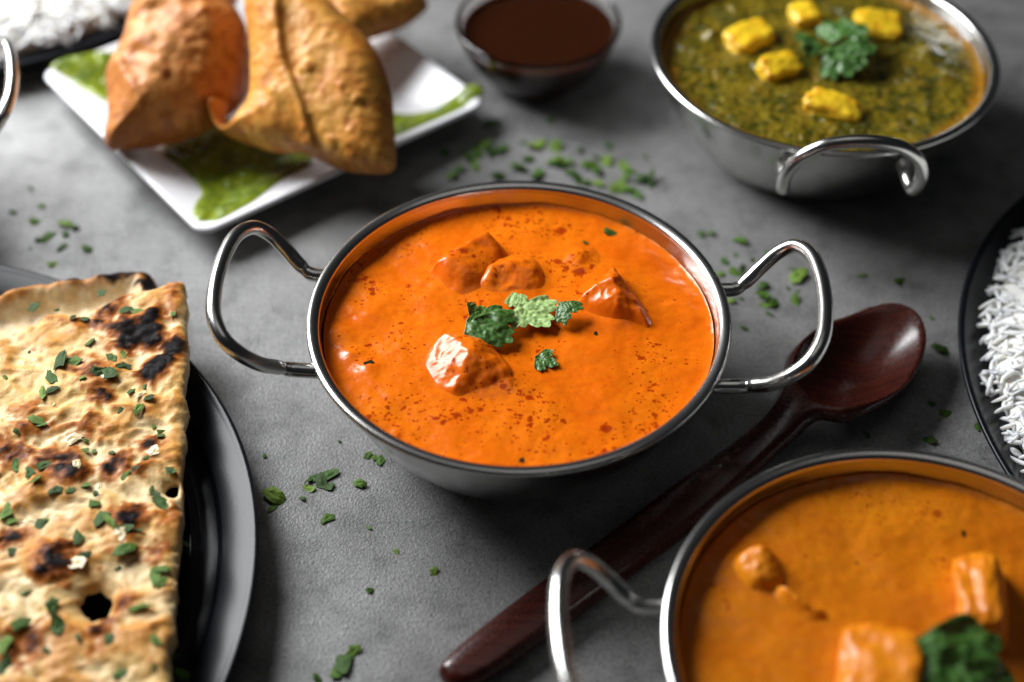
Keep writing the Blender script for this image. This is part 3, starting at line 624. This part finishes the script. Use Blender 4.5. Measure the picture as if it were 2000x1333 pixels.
sp = thing('coriander_sprig', 'dark green coriander sprig in the middle of the spinach curry', 'herb', (0.1450, 0.1760, 0.0490), 0)
for (dx, dy, dz, az, L, tl, sd_) in ((0.000, 0.002, 0.003, -60, 0.019, (16, 0), 11), (-0.004, 0.004, 0.003, 175, 0.014, (0, -22), 12), (0.002, 0.008, 0.004, 60, 0.019, (-22, -14), 13), (0.004, 0.000, 0.005, -12, 0.017, (10, -8), 14)):
    leaf('', (dx, dy, dz), az, L, 'leaf_top', sd_, tl, None, sp, 'leaf', lobes=3, spread=66, curl=(-0.2, -0.15, 0.1), wave=0.09, teeth=2, depth=0.28)
V, F = tube(spline([(0, 0, 0.0035), (-0.007, -0.001, 0.002), (-0.012, 0.010, 0.0015)], 8), 0.0007, 8)
obj('stem', mesh_data('stem', V, F, 'herb_stem'), sp)
sp = thing('coriander_sprig', 'large dark coriander sprig on the amber curry over the orange cube', 'herb', (bx - 0.0035, by - 0.0055, 0.0565), 0)
for (dx, dy, dz, az, L, tl, sd_) in ((0.000, 0.000, 0.0015, -22, 0.030, (6, 8), 21), (0.002, -0.004, 0.000, -95, 0.027, (-6, 10), 23)):
    leaf('', (dx, dy, dz), az, L, 'leaf_top', sd_, tl, None, sp, 'leaf', lobes=3, spread=66, curl=(-0.25, -0.12, 0.1), wave=0.08, teeth=2, depth=0.24)
V, F = tube(spline([(0.002, 0.001, -0.001), (0.006, -0.008, -0.002), (0.007, -0.020, -0.003)], 8), 0.0006, 8)
obj('stem', mesh_data('stem', V, F, 'herb_stem'), sp)

# chopped coriander: a dozen flake shapes shared by every copy
def flake_mesh(seed):
    r = np.random.default_rng(seed); k = 11
    a = np.sort(r.uniform(0, 2 * np.pi, k)); asp = r.uniform(0.35, 0.85)
    rr = 0.5 * r.uniform(0.62, 1.0, k)
    x, y = rr * np.cos(a), rr * np.sin(a) * asp
    bend = r.uniform(-0.9, 0.9); tw = r.uniform(-0.6, 0.6)
    zf = lambda x, y: bend * x * x + tw * x * y + 0.15 * np.sin(5 * x + seed)
    x2, y2 = x * 0.5, y * 0.5
    top = np.concatenate([np.c_[x, y, zf(x, y)], np.c_[x2, y2, zf(x2, y2) + 0.04], [[0, 0, 0.05]]])
    V = np.concatenate([top, top - [0, 0, 0.07]]); V[:, 2] -= V[:, 2].min()
    n0 = 2 * k + 1; F = []
    for i in range(k):
        j = (i + 1) % k
        F += [(i, j, k + j), (i, k + j, k + i), (k + i, k + j, 2 * k)]
        F += [(n0 + j, n0 + i, n0 + k + j), (n0 + i, n0 + k + i, n0 + k + j), (n0 + k + j, n0 + k + i, n0 + 2 * k)]
        F += [(j, i, n0 + i), (j, n0 + i, n0 + j)]
    return mesh_data('coriander_flake', V, F, 'herb_leaf', smooth=False)
FLK = [flake_mesh(100 + i) for i in range(14)]
def scatter(rows, label, group, zfun, tilt=10, sink=0.0, name='coriander_flake', meshes=FLK, zk=0.55):
    for (x, y, s) in rows:
        x, y, s = x / 1000, y / 1000, s / 1000
        o = obj(name, random.choice(meshes), loc=(x, y, zfun(x, y) + 0.0001 - sink),
                rot=(math.radians(random.uniform(-tilt, tilt)), math.radians(random.uniform(-tilt, tilt)), random.uniform(0, 6.28)),
                scale=(s * 1.55, s * 1.55, s * zk))
        big_ = 'large ' if s > 0.0052 else ('tiny ' if s < 0.0026 and not label.startswith('tiny') else '')
        tag(o, big_ + label, 'herb', group)

# ------------------------------------------------------------------ left black plate and naan
def plate(name, label, profile, x, y, seg=160):
    V, F = lathe([tuple(p) for p in profile], seg)
    return tag(obj(name, mesh_data(name, V, F, 'black_glaze'), loc=(x, y, 0)), label, 'plate')
prof = [(0.0, 0.0045), (0.128, 0.0045), (0.1320, 0.0050), (0.1350, 0.0060), (0.1356, 0.0062), (0.1466, 0.0102), (0.1472, 0.0104), (0.1485, 0.0111), (0.1496, 0.0111), (0.1510, 0.0096), (0.1520, 0.0092), (0.1580, 0.0092), (0.1590, 0.0098), (0.1598, 0.0110), (0.1603, 0.0113),
        (0.1700, 0.0144), (0.1707, 0.0146), (0.1719, 0.0152), (0.1730, 0.0153), (0.1736, 0.0147), (0.1732, 0.0138), (0.158, 0.0070), (0.140, 0.0024), (0.120, 0.0006), (0.0, 0.0006)]
LP = (-0.2652, -0.0992)
plate('dinner_plate', 'round black glazed plate with stepped rim under the naan bread', prof, *LP)
def plate_z(x, y):
    r = math.hypot(x - LP[0], y - LP[1])
    return float(np.interp(r, [p[0] for p in prof[:18]], [p[1] for p in prof[:18]]))

CH = np.array(CHAR)
HOLE_C = mmp(NAAN_HOLE).mean(0)
def naan_h(x, y):
    """relief of the bread skin (m) and browning 0..1, char 0..1"""
    wx = x + 0.004 * fbm(x * 60, y * 60, 1.0, 2); wy = y + 0.004 * fbm(x * 60, y * 60, 7.0, 2)
    a = fbm(wx * 52, wy * 66, 3.0, 4, gain=0.45)
    ridg = 1 - np.abs(fbm(wx * 85 + 3, wy * 100, 5.0, 3))
    c = fbm(wx * 260, wy * 260, 9.0, 3)
    h = 0.0022 * a + 0.0012 * (ridg - 0.7) + 0.00050 * c + 0.0016 * fbm(x * 27, y * 27, 51.0, 2)
    h = h - 0.0050 * np.exp(-((x - HOLE_C[0]) ** 2 + (y - HOLE_C[1]) ** 2) / 0.0085 ** 2)
    ch = np.zeros_like(np.asarray(x, float))
    for cx, cy, r, s in CH:
        d = np.hypot(x - cx / 1000, (y - cy / 1000)) / (r * 1.45 / 1000)
        ch = np.maximum(ch, s * np.exp(-(d ** 2) * 0.75))
    h = h + 0.0012 * np.clip(ch, 0, 1)
    return h, a, ridg, c, ch
NZ = 0.0290
def naan_top(x, y): return NZ + naan_h(x, y)[0]
def wx_(x, y): return x + 0.003 * fbm(x * 90, y * 90, 2.0, 2)
def naan_colour(x, y, side=None):
    h, a, ridg, c, ch = naan_h(x, y)
    n1 = fbm(x * 30, y * 30, 12.0, 3); n2 = fbm(x * 420, y * 420, 2.0, 3)
    col = mix((0.70, 0.44, 0.15), (0.78, 0.58, 0.30), sstep(-0.4, 0.4, n1 - 0.5 * a))
    col = mix(col, (0.56, 0.24, 0.038), sstep(-0.30, 0.45, a + 0.35 * n1 + 0.25 * c) * 0.9)
    br = 1.2 * ch + 0.42 * sstep(0.1, 0.8, fbm(wx_(x, y) * 75, y * 75, 40.0, 3)) + 0.22 * a + 0.28 * c + 0.16 * n2 + 0.12 * (ridg - .7)
    col = mix(col, (0.40, 0.125, 0.016), sstep(0.20, 0.50, br))
    col = mix(col, (0.15, 0.038, 0.006), sstep(0.50, 0.76, br))
    col = mix(col, (0.008, 0.006, 0.006), sstep(0.74, 0.96, br))
    return col
out = spline(mmp(NAAN_OUT), 5, closed=True)
out = out + 0.0012 * np.c_[fbm(out[:, 0] * 130, out[:, 1] * 130, 1, 4), fbm(out[:, 0] * 130, out[:, 1] * 130, 4, 4)]
holes = [spline(mmp(NAAN_HOLE), 4, closed=True), spline(mmp(NAAN_HOLE_SMALL), 4, closed=True)]
holes = [h_ + 0.0011 * np.c_[fbm(h_[:, 0] * 200, h_[:, 1] * 200, 1, 3), fbm(h_[:, 0] * 200, h_[:, 1] * 200, 4, 3)] for h_ in holes]
V, F, N, x, y, s = slab([out] + holes, 0.0009,
    lambda x, y, s: naan_top(x, y) - 0.0022 * np.exp(-s / 0.0012),
    lambda x, y, s: NZ - 0.0115 + 0.0060 * np.exp(-s / 0.012) + 0.0008 * fbm(x * 60, y * 60, 20, 2))
ct = naan_colour(x, y)
ct = mix(ct, (0.74, 0.56, 0.30), np.exp(-s / 0.0006) * 0.6)
cb = mix((0.70, 0.50, 0.26), (0.80, 0.66, 0.44), sstep(-.3, .3, fbm(x * 200, y * 200, 3, 3)))
tag(obj('naan_bread', mesh_data('naan_bread', V, F, 'naan_bread', col=np.concatenate([ct, cb]))), 'large golden naan bread slice with charred blisters and chopped coriander on top', 'bread')
# the piece below, with its puffed charred crust
out2 = spline(mmp(NAAN2_OUT), 5, closed=True)
out2 = out2 + 0.0008 * np.c_[fbm(out2[:, 0] * 250, out2[:, 1] * 250, 1, 2), fbm(out2[:, 0] * 250, out2[:, 1] * 250, 4, 2)]
def n2top(x, y, s):
    crust = np.exp(-((s - 0.0055) / 0.0055) ** 2)
    return np.minimum(0.0145 + 0.0010 * fbm(x * 60, y * 60, 31, 3) + 0.0088 * crust * (1 + 0.25 * fbm(x * 90, y * 90, 3, 2)) - 0.006 * np.exp(-s / 0.0012) + 0.0004 * fbm(x * 300, y * 300, 2, 2),
                      np.where(s > 0.016, 0.0168, 1.0))
V, F, N, x, y, s = slab([out2], 0.0010, n2top, lambda x, y, s: 0.0086 + 0.0035 * np.exp(-s / 0.003) + 0 * x)
n1 = fbm(x * 70, y * 70, 6, 4); n2 = fbm(x * 260, y * 260, 8, 3)
cc = mix((0.76, 0.56, 0.30), (0.80, 0.66, 0.44), sstep(-.3, .4, n1))
edge = np.exp(-((s - 0.002) / 0.006) ** 2)
cc = mix(cc, (0.50, 0.20, 0.035), sstep(0.35, 0.75, edge + 0.3 * n1 + .1 * n2))
cc = mix(cc, (0.015, 0.011, 0.012), sstep(0.80, 1.05, edge * 0.75 + 0.6 * n1 + 0.15 * n2 + 0.35 * sstep(-0.19, -0.15, x)))
tag(obj('naan_bread', mesh_data('naan_bread', V, F, 'naan_bread', col=np.concatenate([cc, cc * 0.8 + 0.1]))), 'naan piece with puffed charred crust tucked beneath the large golden slice', 'bread')

# ------------------------------------------------------------------ white square plate, chutney and samosas
SQ = (-0.1262, 0.2000); SQA = math.radians(38.6); SQH = 0.0795
def rsq(h, rc, k=10):
    P = []
    for q_ in range(4):
        cx, cy = [(1, 1), (-1, 1), (-1, -1), (1, -1)][q_]
        for t in np.linspace(0, math.pi / 2, k):
            a = q_ * math.pi / 2 + t
            P.append((cx * (h - rc) + rc * math.cos(a), cy * (h - rc) + rc * math.sin(a)))
    # extra points along the sides
    P = np.array(P); out_ = []
    for i in range(len(P)):
        a, b_ = P[i], P[(i + 1) % len(P)]
        m_ = 8 if i % k == k - 1 else 1
        for t in range(m_): out_.append(a + (b_ - a) * t / m_)
    return np.array(out_)
sq_prof = [(0.004, 0.0045, 0.001), (0.048, 0.0045, 0.010), (0.053, 0.0050, 0.010), (0.060, 0.0075, 0.010), (0.0755, 0.0142, 0.009), (0.0768, 0.0150, 0.0085), (0.0785, 0.0154, 0.008), (0.0795, 0.0148, 0.008), (0.0794, 0.0134, 0.008), (0.0775, 0.0122, 0.008), (0.060, 0.0046, 0.010), (0.050, 0.0008, 0.010), (0.004, 0.0008, 0.001)]
Ps = []
for h, z, rc in sq_prof:
    P = rsq(h, rc); Ps.append(np.c_[P, np.full(len(P), z)])
V, F = rings(Ps, True, True)
tag(obj('square_plate', mesh_data('square_plate', V, F, 'white_melamine'), loc=(SQ[0], SQ[1], 0), rot=(0, 0, SQA)), 'white square plate with sloping rim carrying samosas and green chutney', 'plate')
def sq_z(x, y):
    dx, dy = x - SQ[0], y - SQ[1]
    u = dx * math.cos(SQA) + dy * math.sin(SQA); v = -dx * math.sin(SQA) + dy * math.cos(SQA)
    m_ = np.maximum(np.abs(u), np.abs(v))
    return np.interp(m_, [p[0] for p in sq_prof[:7]], [p[1] for p in sq_prof[:7]])
def chutney(label, P, seed):
    o_ = spline(mmp(P), 6, closed=True)
    top = lambda x, y, s: sq_z(x, y) + 0.0003 + 0.0020 * (1 - np.exp(-s / 0.002)) + (0.0007 * fbm(x * 160, y * 160, seed, 3) + 0.0003 * fbm(x * 420, y * 420, seed, 2)) * sstep(0, 0.003, s)
    V, F, N, x, y, s = slab([o_], 0.0008, top, lambda x, y, s: sq_z(x, y) + 0.0002)
    n1 = fbm(x * 120, y * 120, seed, 4)
    c = mix((0.19, 0.25, 0.008), (0.085, 0.135, 0.005), sstep(-.4, .5, n1))
    c = mix(c, (0.32, 0.38, 0.03), np.exp(-s / 0.0012) * 0.7)
    tag(obj('green_chutney', mesh_data('green_chutney', V, F, 'chutney', col=np.concatenate([c, c]))), label, 'chutney', 'chutney on the white plate')
chutney('green chutney puddle spilling towards the plate corner by the steel handle, beneath both samosas', CHUTNEY_A, 1)
chutney('green chutney smear in the plate corner beside the smooth plump samosa', CHUTNEY_B, 2)
chutney('green chutney smear in the plate corner facing the glass sauce bowl', CHUTNEY_C, 3)

def frame_matrix(fr):
    o_, eu, ev, nn_ = [Vector(v) for v in fr]
    M = Matrix((eu, ev, nn_)).transposed().to_4x4(); M.translation = o_
    return M
def bubbles(x, y, rnd, n_, x0, x1, y0, y1, r0, r1):
    z = np.zeros_like(x)
    for i in range(n_):
        cx, cy, r = rnd.uniform(x0, x1), rnd.uniform(y0, y1), rnd.uniform(r0, r1)
        z = np.maximum(z, 0.42 * r * np.clip(1 - ((x - cx) ** 2 + (y - cy) ** 2) / (r * r), 0, 1) ** 0.7)
    return z
def samosa_flat():
    o_ = spline(mmp(S2_OUT), 5, closed=True)
    seam = spline(mmp(S2_SEAM), 6)
    xb = bubbles
    def side_of_seam(x, y):
        d = np.full(x.shape, 1e9); sg = np.zeros(x.shape)
        for (ax, ay), (bx_, by_) in zip(seam[:-1], seam[1:]):
            ex, ey = bx_ - ax, by_ - ay
            t = np.clip(((x - ax) * ex + (y - ay) * ey) / (ex * ex + ey * ey), 0, 1)
            dd = np.hypot(x - ax - t * ex, y - ay - t * ey)
            cr = ex * (y - ay) - ey * (x - ax)
            k = dd < d; d = np.where(k, dd, d); sg = np.where(k, np.sign(cr), sg)
        return d * sg
    def top(x, y, s):
        pil = 0.0125 * (1 - np.exp(-s / 0.0075)) + 0.0055 * (1 - np.exp(-s / 0.0013))
        d = side_of_seam(x, y)                          # + right of the seam when walking down -> the under flap
        step = 0.0022 * sstep(0.0012, -0.0010, d) + 0.0008 * np.exp(-((d + 0.0024) / 0.0026) ** 2)
        rnd = np.random.default_rng(5)
        b_ = 0.85 * bubbles(x, y, rnd, 20, -0.02, 0.05, -0.05, 0.01, 0.0015, 0.0040) + 0.6 * bubbles(x, y, rnd, 60, -0.04, 0.05, -0.05, 0.05, 0.0008, 0.0018)
        fade = sstep(0, 0.003, s)
        return pil + step * sstep(0, 0.002, s) + b_ * fade + (0.0012 * fbm(x * 60, y * 60, 2, 3) + 0.0004 * (0.5 - np.abs(fbm(x * 150, y * 150, 12, 2)))) * fade + 0.0001 * fbm(x * 380, y * 380, 6, 2)
    bot = lambda x, y, s: -0.024 * (1 - np.exp(-s / 0.010))
    V, F, N, x, y, s = slab([o_], 0.0009, top, bot)
    d = side_of_seam(x, y); n1 = fbm(x * 60, y * 60, 14, 4); n2 = fbm(x * 190, y * 190, 4, 3)
    c = mix((0.66, 0.265, 0.036), (0.70, 0.335, 0.060), sstep(-.4, .5, n1))
    c = mix(c, (0.50, 0.24, 0.036), sstep(0.0, 0.6, fbm(x * 38 + 2, y * 38, 9, 2) + 0.3) * sstep(-0.02, 0.01, y) * 0.8)
    c = mix(c, (0.46, 0.135, 0.013), sstep(0.05, 0.6, n2 + 0.5 * np.exp(-s / 0.004)) * 0.75)
    c = mix(c, (0.28, 0.075, 0.012), np.exp(-(d / 0.0010) ** 2) * 0.4 + np.exp(-s / 0.0009) * 0.35)
    return mesh_data('samosa', V, F, 'fried_pastry', col=np.concatenate([c, mix((0.30, 0.09, .015), (0.42, .16, .03), sstep(-.4, .4, n1))]))
def samosa_plump():
    o_ = spline(mmp(S1_OUT), 5, closed=True)
    def top(x, y, s):
        pil = 0.021 * (1 - np.exp(-s / 0.011)) + 0.006 * (1 - np.exp(-s / 0.0015))
        fade = sstep(0, 0.004, s)
        rnd = np.random.default_rng(15)
        rid = 0.0026 * np.exp(-((x + 0.026 + 0.15 * y) / 0.0028) ** 2) + 0.004 * np.exp(-((x - 0.020 + 0.2 * y) / 0.008) ** 2) * sstep(-0.005, 0.02, y)
        dents = -0.0035 * np.exp(-((x - 0.012) ** 2 + (y - 0.027) ** 2) / 0.0045 ** 2) - 0.003 * np.exp(-((x + 0.004) ** 2 + (y - 0.030) ** 2) / 0.004 ** 2) - 0.002 * np.exp(-((x + 0.018) ** 2 + (y - 0.012) ** 2) / 0.005 ** 2)
        return pil + (rid + dents + 0.0022 * fbm(x * 48, y * 48, 22, 3) + 0.45 * bubbles(x, y, rnd, 36, -0.03, 0.03, -0.03, 0.03, 0.0008, 0.0022) + 0.0005 * (0.5 - np.abs(fbm(x * 95, y * 95, 12, 2)))) * fade + 0.0002 * fbm(x * 380, y * 380, 6, 2)
    bot = lambda x, y, s: -0.021 * (1 - np.exp(-s / 0.010))
    V, F, N, x, y, s = slab([o_], 0.0009, top, bot)
    n1 = fbm(x * 50, y * 50, 24, 4); n2 = fbm(x * 170, y * 170, 4, 3)
    c = mix((0.54, 0.195, 0.038), (0.61, 0.260, 0.065), sstep(-.4, .5, n1))
    c = mix(c, (0.34, 0.085, 0.010), sstep(0.05, 0.6, n2 + 0.6 * np.exp(-s / 0.005)) * 0.7)
    return mesh_data('samosa', V, F, 'fried_pastry', col=np.concatenate([c, mix((0.26, 0.08, .015), (0.40, .15, .03), sstep(-.4, .4, n1))]))
GS = 'samosas on the white plate'
ms2 = samosa_flat(); ms1 = samosa_plump()
o = obj('samosa', ms2); o.matrix_world = frame_matrix(S2_FRAME); tag(o, 'broad triangular samosa with overlapping seam, bubbled crust and curled pastry tip', 'samosa', GS)
o = obj('samosa', ms1); o.matrix_world = frame_matrix(S1_FRAME); tag(o, 'smooth plump reddish brown samosa leaning beside the broad seamed one', 'samosa', GS)
o = obj('samosa', ms1); o.matrix_world = Matrix.Translation((-0.163, 0.243, 0.040)) @ Euler((math.radians(25), math.radians(-8), math.radians(35))).to_matrix().to_4x4() @ Matrix.Scale(0.8, 4); tag(o, 'samosa mostly hidden behind the smooth plump one', 'samosa', GS)
o = obj('samosa', ms2); o.matrix_world = Matrix.Translation((-0.088, 0.235, 0.034)) @ Euler((math.radians(14), math.radians(-6), math.radians(38))).to_matrix().to_4x4() @ Matrix.Scale(0.72, 4); tag(o, 'samosa peeking out behind the broad seamed one towards the glass bowl', 'samosa', GS)

# ------------------------------------------------------------------ glass bowl of tamarind sauce
GX, GY = 0.0105, 0.2290
gp = [(0.0, 0.0012), (0.018, 0.0010), (0.0205, 0.0014), (0.0245, 0.0040), (0.0310, 0.0110), (0.0365, 0.0200), (0.0400, 0.0290), (0.0412, 0.0330), (0.0413, 0.0345), (0.0405, 0.0352), (0.0394, 0.0346), (0.0378, 0.0305), (0.0345, 0.0220), (0.0290, 0.0130), (0.0225, 0.0060), (0.018, 0.0042), (0.0, 0.0040)]
V, F = lathe([tuple(p) for p in spline(gp, 3)], 96)
tag(obj('glass_bowl', mesh_data('glass_bowl', V, F, 'clear_glass'), loc=(GX, GY, 0)), 'small clear glass bowl with thick rim holding brown sauce', 'bowl')
tp = [(0.0, 0.0035), (0.018, 0.0037), (0.0230, 0.0056), (0.0296, 0.0126), (0.0351, 0.0216), (0.0376, 0.0280), (0.0382, 0.0296), (0.0368, 0.0289), (0.034, 0.0286), (0.0, 0.0286)]
V, F = lathe(tp, 96)
tag(obj('tamarind_sauce', mesh_data('tamarind_sauce', V, F, 'tamarind'), loc=(GX, GY, 0)), 'dark brown tamarind sauce filling the small glass bowl', 'sauce')

# ------------------------------------------------------------------ wooden spoon
so = spline(mmp(SPOON_OUT), 5, closed=True)
SC = np.array((0.1372, 0.0125)); sax = math.radians(47)
def spoon_rho(x, y):
    u = (x - SC[0]) * math.cos(sax) + (y - SC[1]) * math.sin(sax); v = -(x - SC[0]) * math.sin(sax) + (y - SC[1]) * math.cos(sax)
    return np.sqrt((u / 0.0365) ** 2 + (v / 0.0225) ** 2), u
def spoon_base(x, y):
    t = (x + 0.025) * math.cos(math.radians(42)) + (y + 0.13) * math.sin(math.radians(42))
    return t, 0.0085 + 0.0095 * sstep(0.10, 0.20, t)
def spoon_top(x, y, s):
    rho, u = spoon_rho(x, y); t, zc = spoon_base(x, y)
    z = zc + 0.0018 * (1 - np.exp(-s / 0.0035)) - 0.0026 * np.exp(-s / 0.0010)
    dish = np.clip(1 - (rho / 0.955) ** 2, 0, 1)
    return z - 0.0145 * dish - 0.0008 * sstep(0.0, 0.04, dish)
def spoon_bot(x, y, s):
    rho, u = spoon_rho(x, y); t, zc = spoon_base(x, y)
    inb = sstep(1.25, 0.9, rho)
    zb = np.where(inb > 0, (zc - 0.004) * (1 - inb) + inb * (0.0006 + 0.0135 * np.clip(rho, 0, 1.1) ** 2.2), 0)
    zh = zc - 0.0068 + 0.0022 * np.exp(-s / 0.0018)
    return np.maximum(np.where(inb > 0, zb * inb + zh * (1 - inb), zh), 0.0004)
V, F, N, x, y, s = slab([so], 0.0009, spoon_top, spoon_bot)
tag(obj('wooden_spoon', mesh_data('wooden_spoon', V, F, 'rosewood')), 'dark reddish brown polished wooden spoon with an oval bowl and long handle', 'spoon')

# ------------------------------------------------------------------ rice plates
rp = [(0.0, 0.0045), (0.140, 0.0045), (0.150, 0.0052), (0.158, 0.0074), (0.1640, 0.0108), (0.1672, 0.0140), (0.1688, 0.0152), (0.1700, 0.0150), (0.1704, 0.0138), (0.1680, 0.0100), (0.160, 0.0042), (0.145, 0.0010), (0.120, 0.0006), (0.0, 0.0006)]
RP = (0.3466, -0.0062); TP = (-0.312, 0.366)
plate('dinner_plate', 'round black glazed plate of white rice beside the wooden spoon bowl', rp, *RP)
plate('dinner_plate', 'round black glazed plate of white rice behind the white square plate', [(r * 0.93, z) for r, z in rp], *TP)
def grain_mesh(seed, L=0.0102, w=0.00098):
    r = np.random.default_rng(seed); k = 8; Ps = []; bend = r.uniform(-0.0011, 0.0011); bz = r.uniform(-0.0006, 0.0006)
    L = L * r.uniform(0.62, 1.18); w = w * r.uniform(0.88, 1.15); a = np.linspace(0, 2 * np.pi, k, endpoint=False)
    for t in (-0.998, -0.97, -0.88, -0.62, -0.2, 0.25, 0.65, 0.88, 0.97, 0.998):
        rr = w * (1 - abs(t) ** 2.6) ** 0.5 * r.uniform(0.92, 1.08)
        Ps.append(np.c_[np.full(k, t * L / 2), bend * t * t + rr * np.cos(a), bz * t * t + 0.82 * rr * np.sin(a)])
    return rings(Ps, True, True)
GR = [grain_mesh(40 + i) for i in range(10)]
GRM = [mesh_data('rice_grain', V, F, 'cooked_rice') for V, F in GR]
def rice(label, cx, cy, R, H, z0, view, n_view, n_bulk, seed):
    rnd = random.Random(seed)
    def zs(x, y):
        d = np.hypot(x - cx, y - cy) / R
        return z0 + H * np.clip(1 - d ** 2.2, 0, 1) ** 0.8 + 0.0030 * fbm(x * 60, y * 60, seed, 3) * np.clip(1.05 - d, 0, .3) * 3
    a = np.linspace(0, 2 * np.pi, 96, endpoint=False)
    Ps = [np.stack([cx + R * q_ * np.cos(a), cy + R * q_ * np.sin(a), 0 * a], -1) for q_ in (0.95, 0.915, 0.87, 0.82, 0.74, 0.64, 0.5, 0.35, 0.2, 0.05)]
    for P in Ps: P[:, 2] = np.maximum(zs(P[:, 0], P[:, 1]) - 0.0012, 0.0052)
    V, F = rings([np.c_[Ps[0][:, :2], np.full(96, 0.0050)]] + Ps, False, True)
    m_ = mesh_data('rice_mound', V, F, 'cooked_rice')
    o = tag(obj('rice_mound', m_), label, 'rice', 'servings of white rice')
    def pose(x, y):
        e = 0.001; zz = float(zs(x, y))
        gx_ = (float(zs(x + e, y)) - zz) / e; gy_ = (float(zs(x, y + e)) - zz) / e
        up = Vector((-gx_, -gy_, 1)).normalized()
        M = up.to_track_quat('Z', 'Y').to_matrix().to_4x4() @ Euler((rnd.gauss(0, 0.3), rnd.gauss(0, 0.15), rnd.uniform(0, 6.28))).to_matrix().to_4x4()
        return Matrix.Translation((x, y, max(zz + rnd.uniform(-0.0026, 0.0016), 0.0066))) @ M
    def pick():
        aa = rnd.uniform(0, 2 * math.pi); d = R * math.sqrt(rnd.uniform(0, 1)) * 0.985
        return cx + d * math.cos(aa), cy + d * math.sin(aa)
    c_ = 0
    while c_ < n_view:
        x, y = pick()
        if not view(x, y): continue
        g = bpy.data.objects.new('rice_grain', rnd.choice(GRM)); C.objects.link(g); g.parent = o; g.matrix_world = pose(x, y); c_ += 1
    VV = []; FF = []; off = 0
    for i in range(n_bulk):
        x, y = pick()
        V, F = GR[rnd.randrange(10)]; M = np.array(pose(x, y))
        W = V @ M[:3, :3].T + M[:3, 3]; VV.append(W); FF += [tuple(i_ + off for i_ in f) for f in F]; off += len(W)
    b_ = obj('loose_grains', mesh_data('loose_grains', np.concatenate(VV), FF, 'cooked_rice'), o); b_['kind'] = 'stuff'
rice('mound of long white rice grains on the black plate beside the wooden spoon', RP[0], RP[1], 0.1630, 0.034, 0.0075, lambda x, y: x < 0.252 and -0.09 < y < 0.13, 290, 4600, 3)
rice('mound of long white rice grains on the black plate behind the white square plate', TP[0], TP[1], 0.1400, 0.030, 0.0075, lambda x, y: y < 0.33 and x > -0.31, 240, 3200, 5)

# ------------------------------------------------------------------ small details
flat = lambda x, y: 0.0
GT = 'chopped coriander scattered on the table'
scatter([(x, y, s * 1.25) for x, y, s in FLAKES_BACK], 'chopped coriander flake on the table between the orange curry bowl and glass sauce bowl', GT + ' behind the orange curry', flat, 22)
scatter(FLAKES_RIGHT, 'chopped coriander flake on the table around the steel handle near the spoon bowl', GT + ' under the bowl handle', flat, 18)
scatter(FLAKES_SPOON, 'chopped coriander flake on the table between the spoon bowl and the black rice plate', GT + ' by the rice plate', flat, 14)
scatter(FLAKES_FRONT, 'chopped coriander flake on the table between the naan plate and the wooden spoon handle', GT + ' beside the naan plate', flat, 14)
scatter(FLAKES_LEFT, 'chopped coriander flake on the table between the naan plate and the white square plate', GT + ' behind the naan plate', flat, 16)
scatter(FLAKES_NAAN, 'chopped coriander flake stuck to the top of the naan bread', 'chopped coriander on the naan', lambda x, y: float(naan_top(np.array([x]), np.array([y]))[0]), 14)
scatter(FLAKES_PLATE, 'chopped coriander flake fallen on the black plate beside the naan', 'chopped coriander on the black plate', plate_z, 12)
DK = []
for i in range(5):
    m_ = flake_mesh(300 + i); m_.materials.clear(); m_.materials.append(MATS['herb_dark']); DK.append(m_)
cz = lambda x, y: float(curry_z(np.array([x]), np.array([y]), lumps1, 2.0, 0.0438)[0])
scatter([(-55.7, -19.8, 4.0), (30.0, -3.4, 2.6), (-6.1, 5.9, 2.0), (-13.4, 9.9, 2.6), (-66.0, 14.5, 2.6), (0.1, -65.6, 3.8), (-29.1, 37.6, 1.6), (19.6, -7.6, 1.2), (-47.2, 33.0, 1.8), (-28.8, -29.0, 2.4), (45, 24, 1.6), (20, -40, 1.4), (-40, 5, 1.4)],
        'tiny dark dried herb fleck floating in the orange curry', 'herb flecks in the orange curry', cz, 8, 0.0003, 'herb_fleck', DK, 0.22)
scatter([(37.0, 56.4, 5.0), (27.0, 49.5, 2.4)], 'small green coriander bit near the far rim of the orange curry', 'coriander bits at the far rim', cz, 8)
cz3 = lambda x, y: float(curry_z(np.array([x - bx]), np.array([y - by]), lumps3, 9.0, 0.0442)[0])
scatter([(110.5, -111.7, 3.2), (148.2, -99.2, 4.0), (127.8, -116.9, 2.0), (76, -97, 2.0), (143, -93, 1.6)],
        'tiny dark dried herb fleck floating in the amber curry', 'herb flecks in the amber curry', cz3, 8, 0.0003, 'herb_fleck', DK, 0.22)
GM = []
for i in range(4):
    m_ = flake_mesh(400 + i); m_.materials.clear(); m_.materials.append(MATS['garlic']); GM.append(m_)
scatter([(-177.8, -27.1, 6), (-164.6, -43.3, 7), (-142.7, -21.9, 5), (-159.2, -57.1, 4.5), (-170.3, -80.5, 6), (-156.7, -13.6, 4), (-132.9, -49.8, 4.5), (-150, -66, 5), (-190, -60, 6), (-138, -88, 5), (-150, -100, 6)],
        'pale chopped garlic bit baked onto the naan bread', 'garlic on the naan', lambda x, y: float(naan_top(np.array([x]), np.array([y]))[0]) - 0.0004, 10, 0, 'garlic_bit', GM)
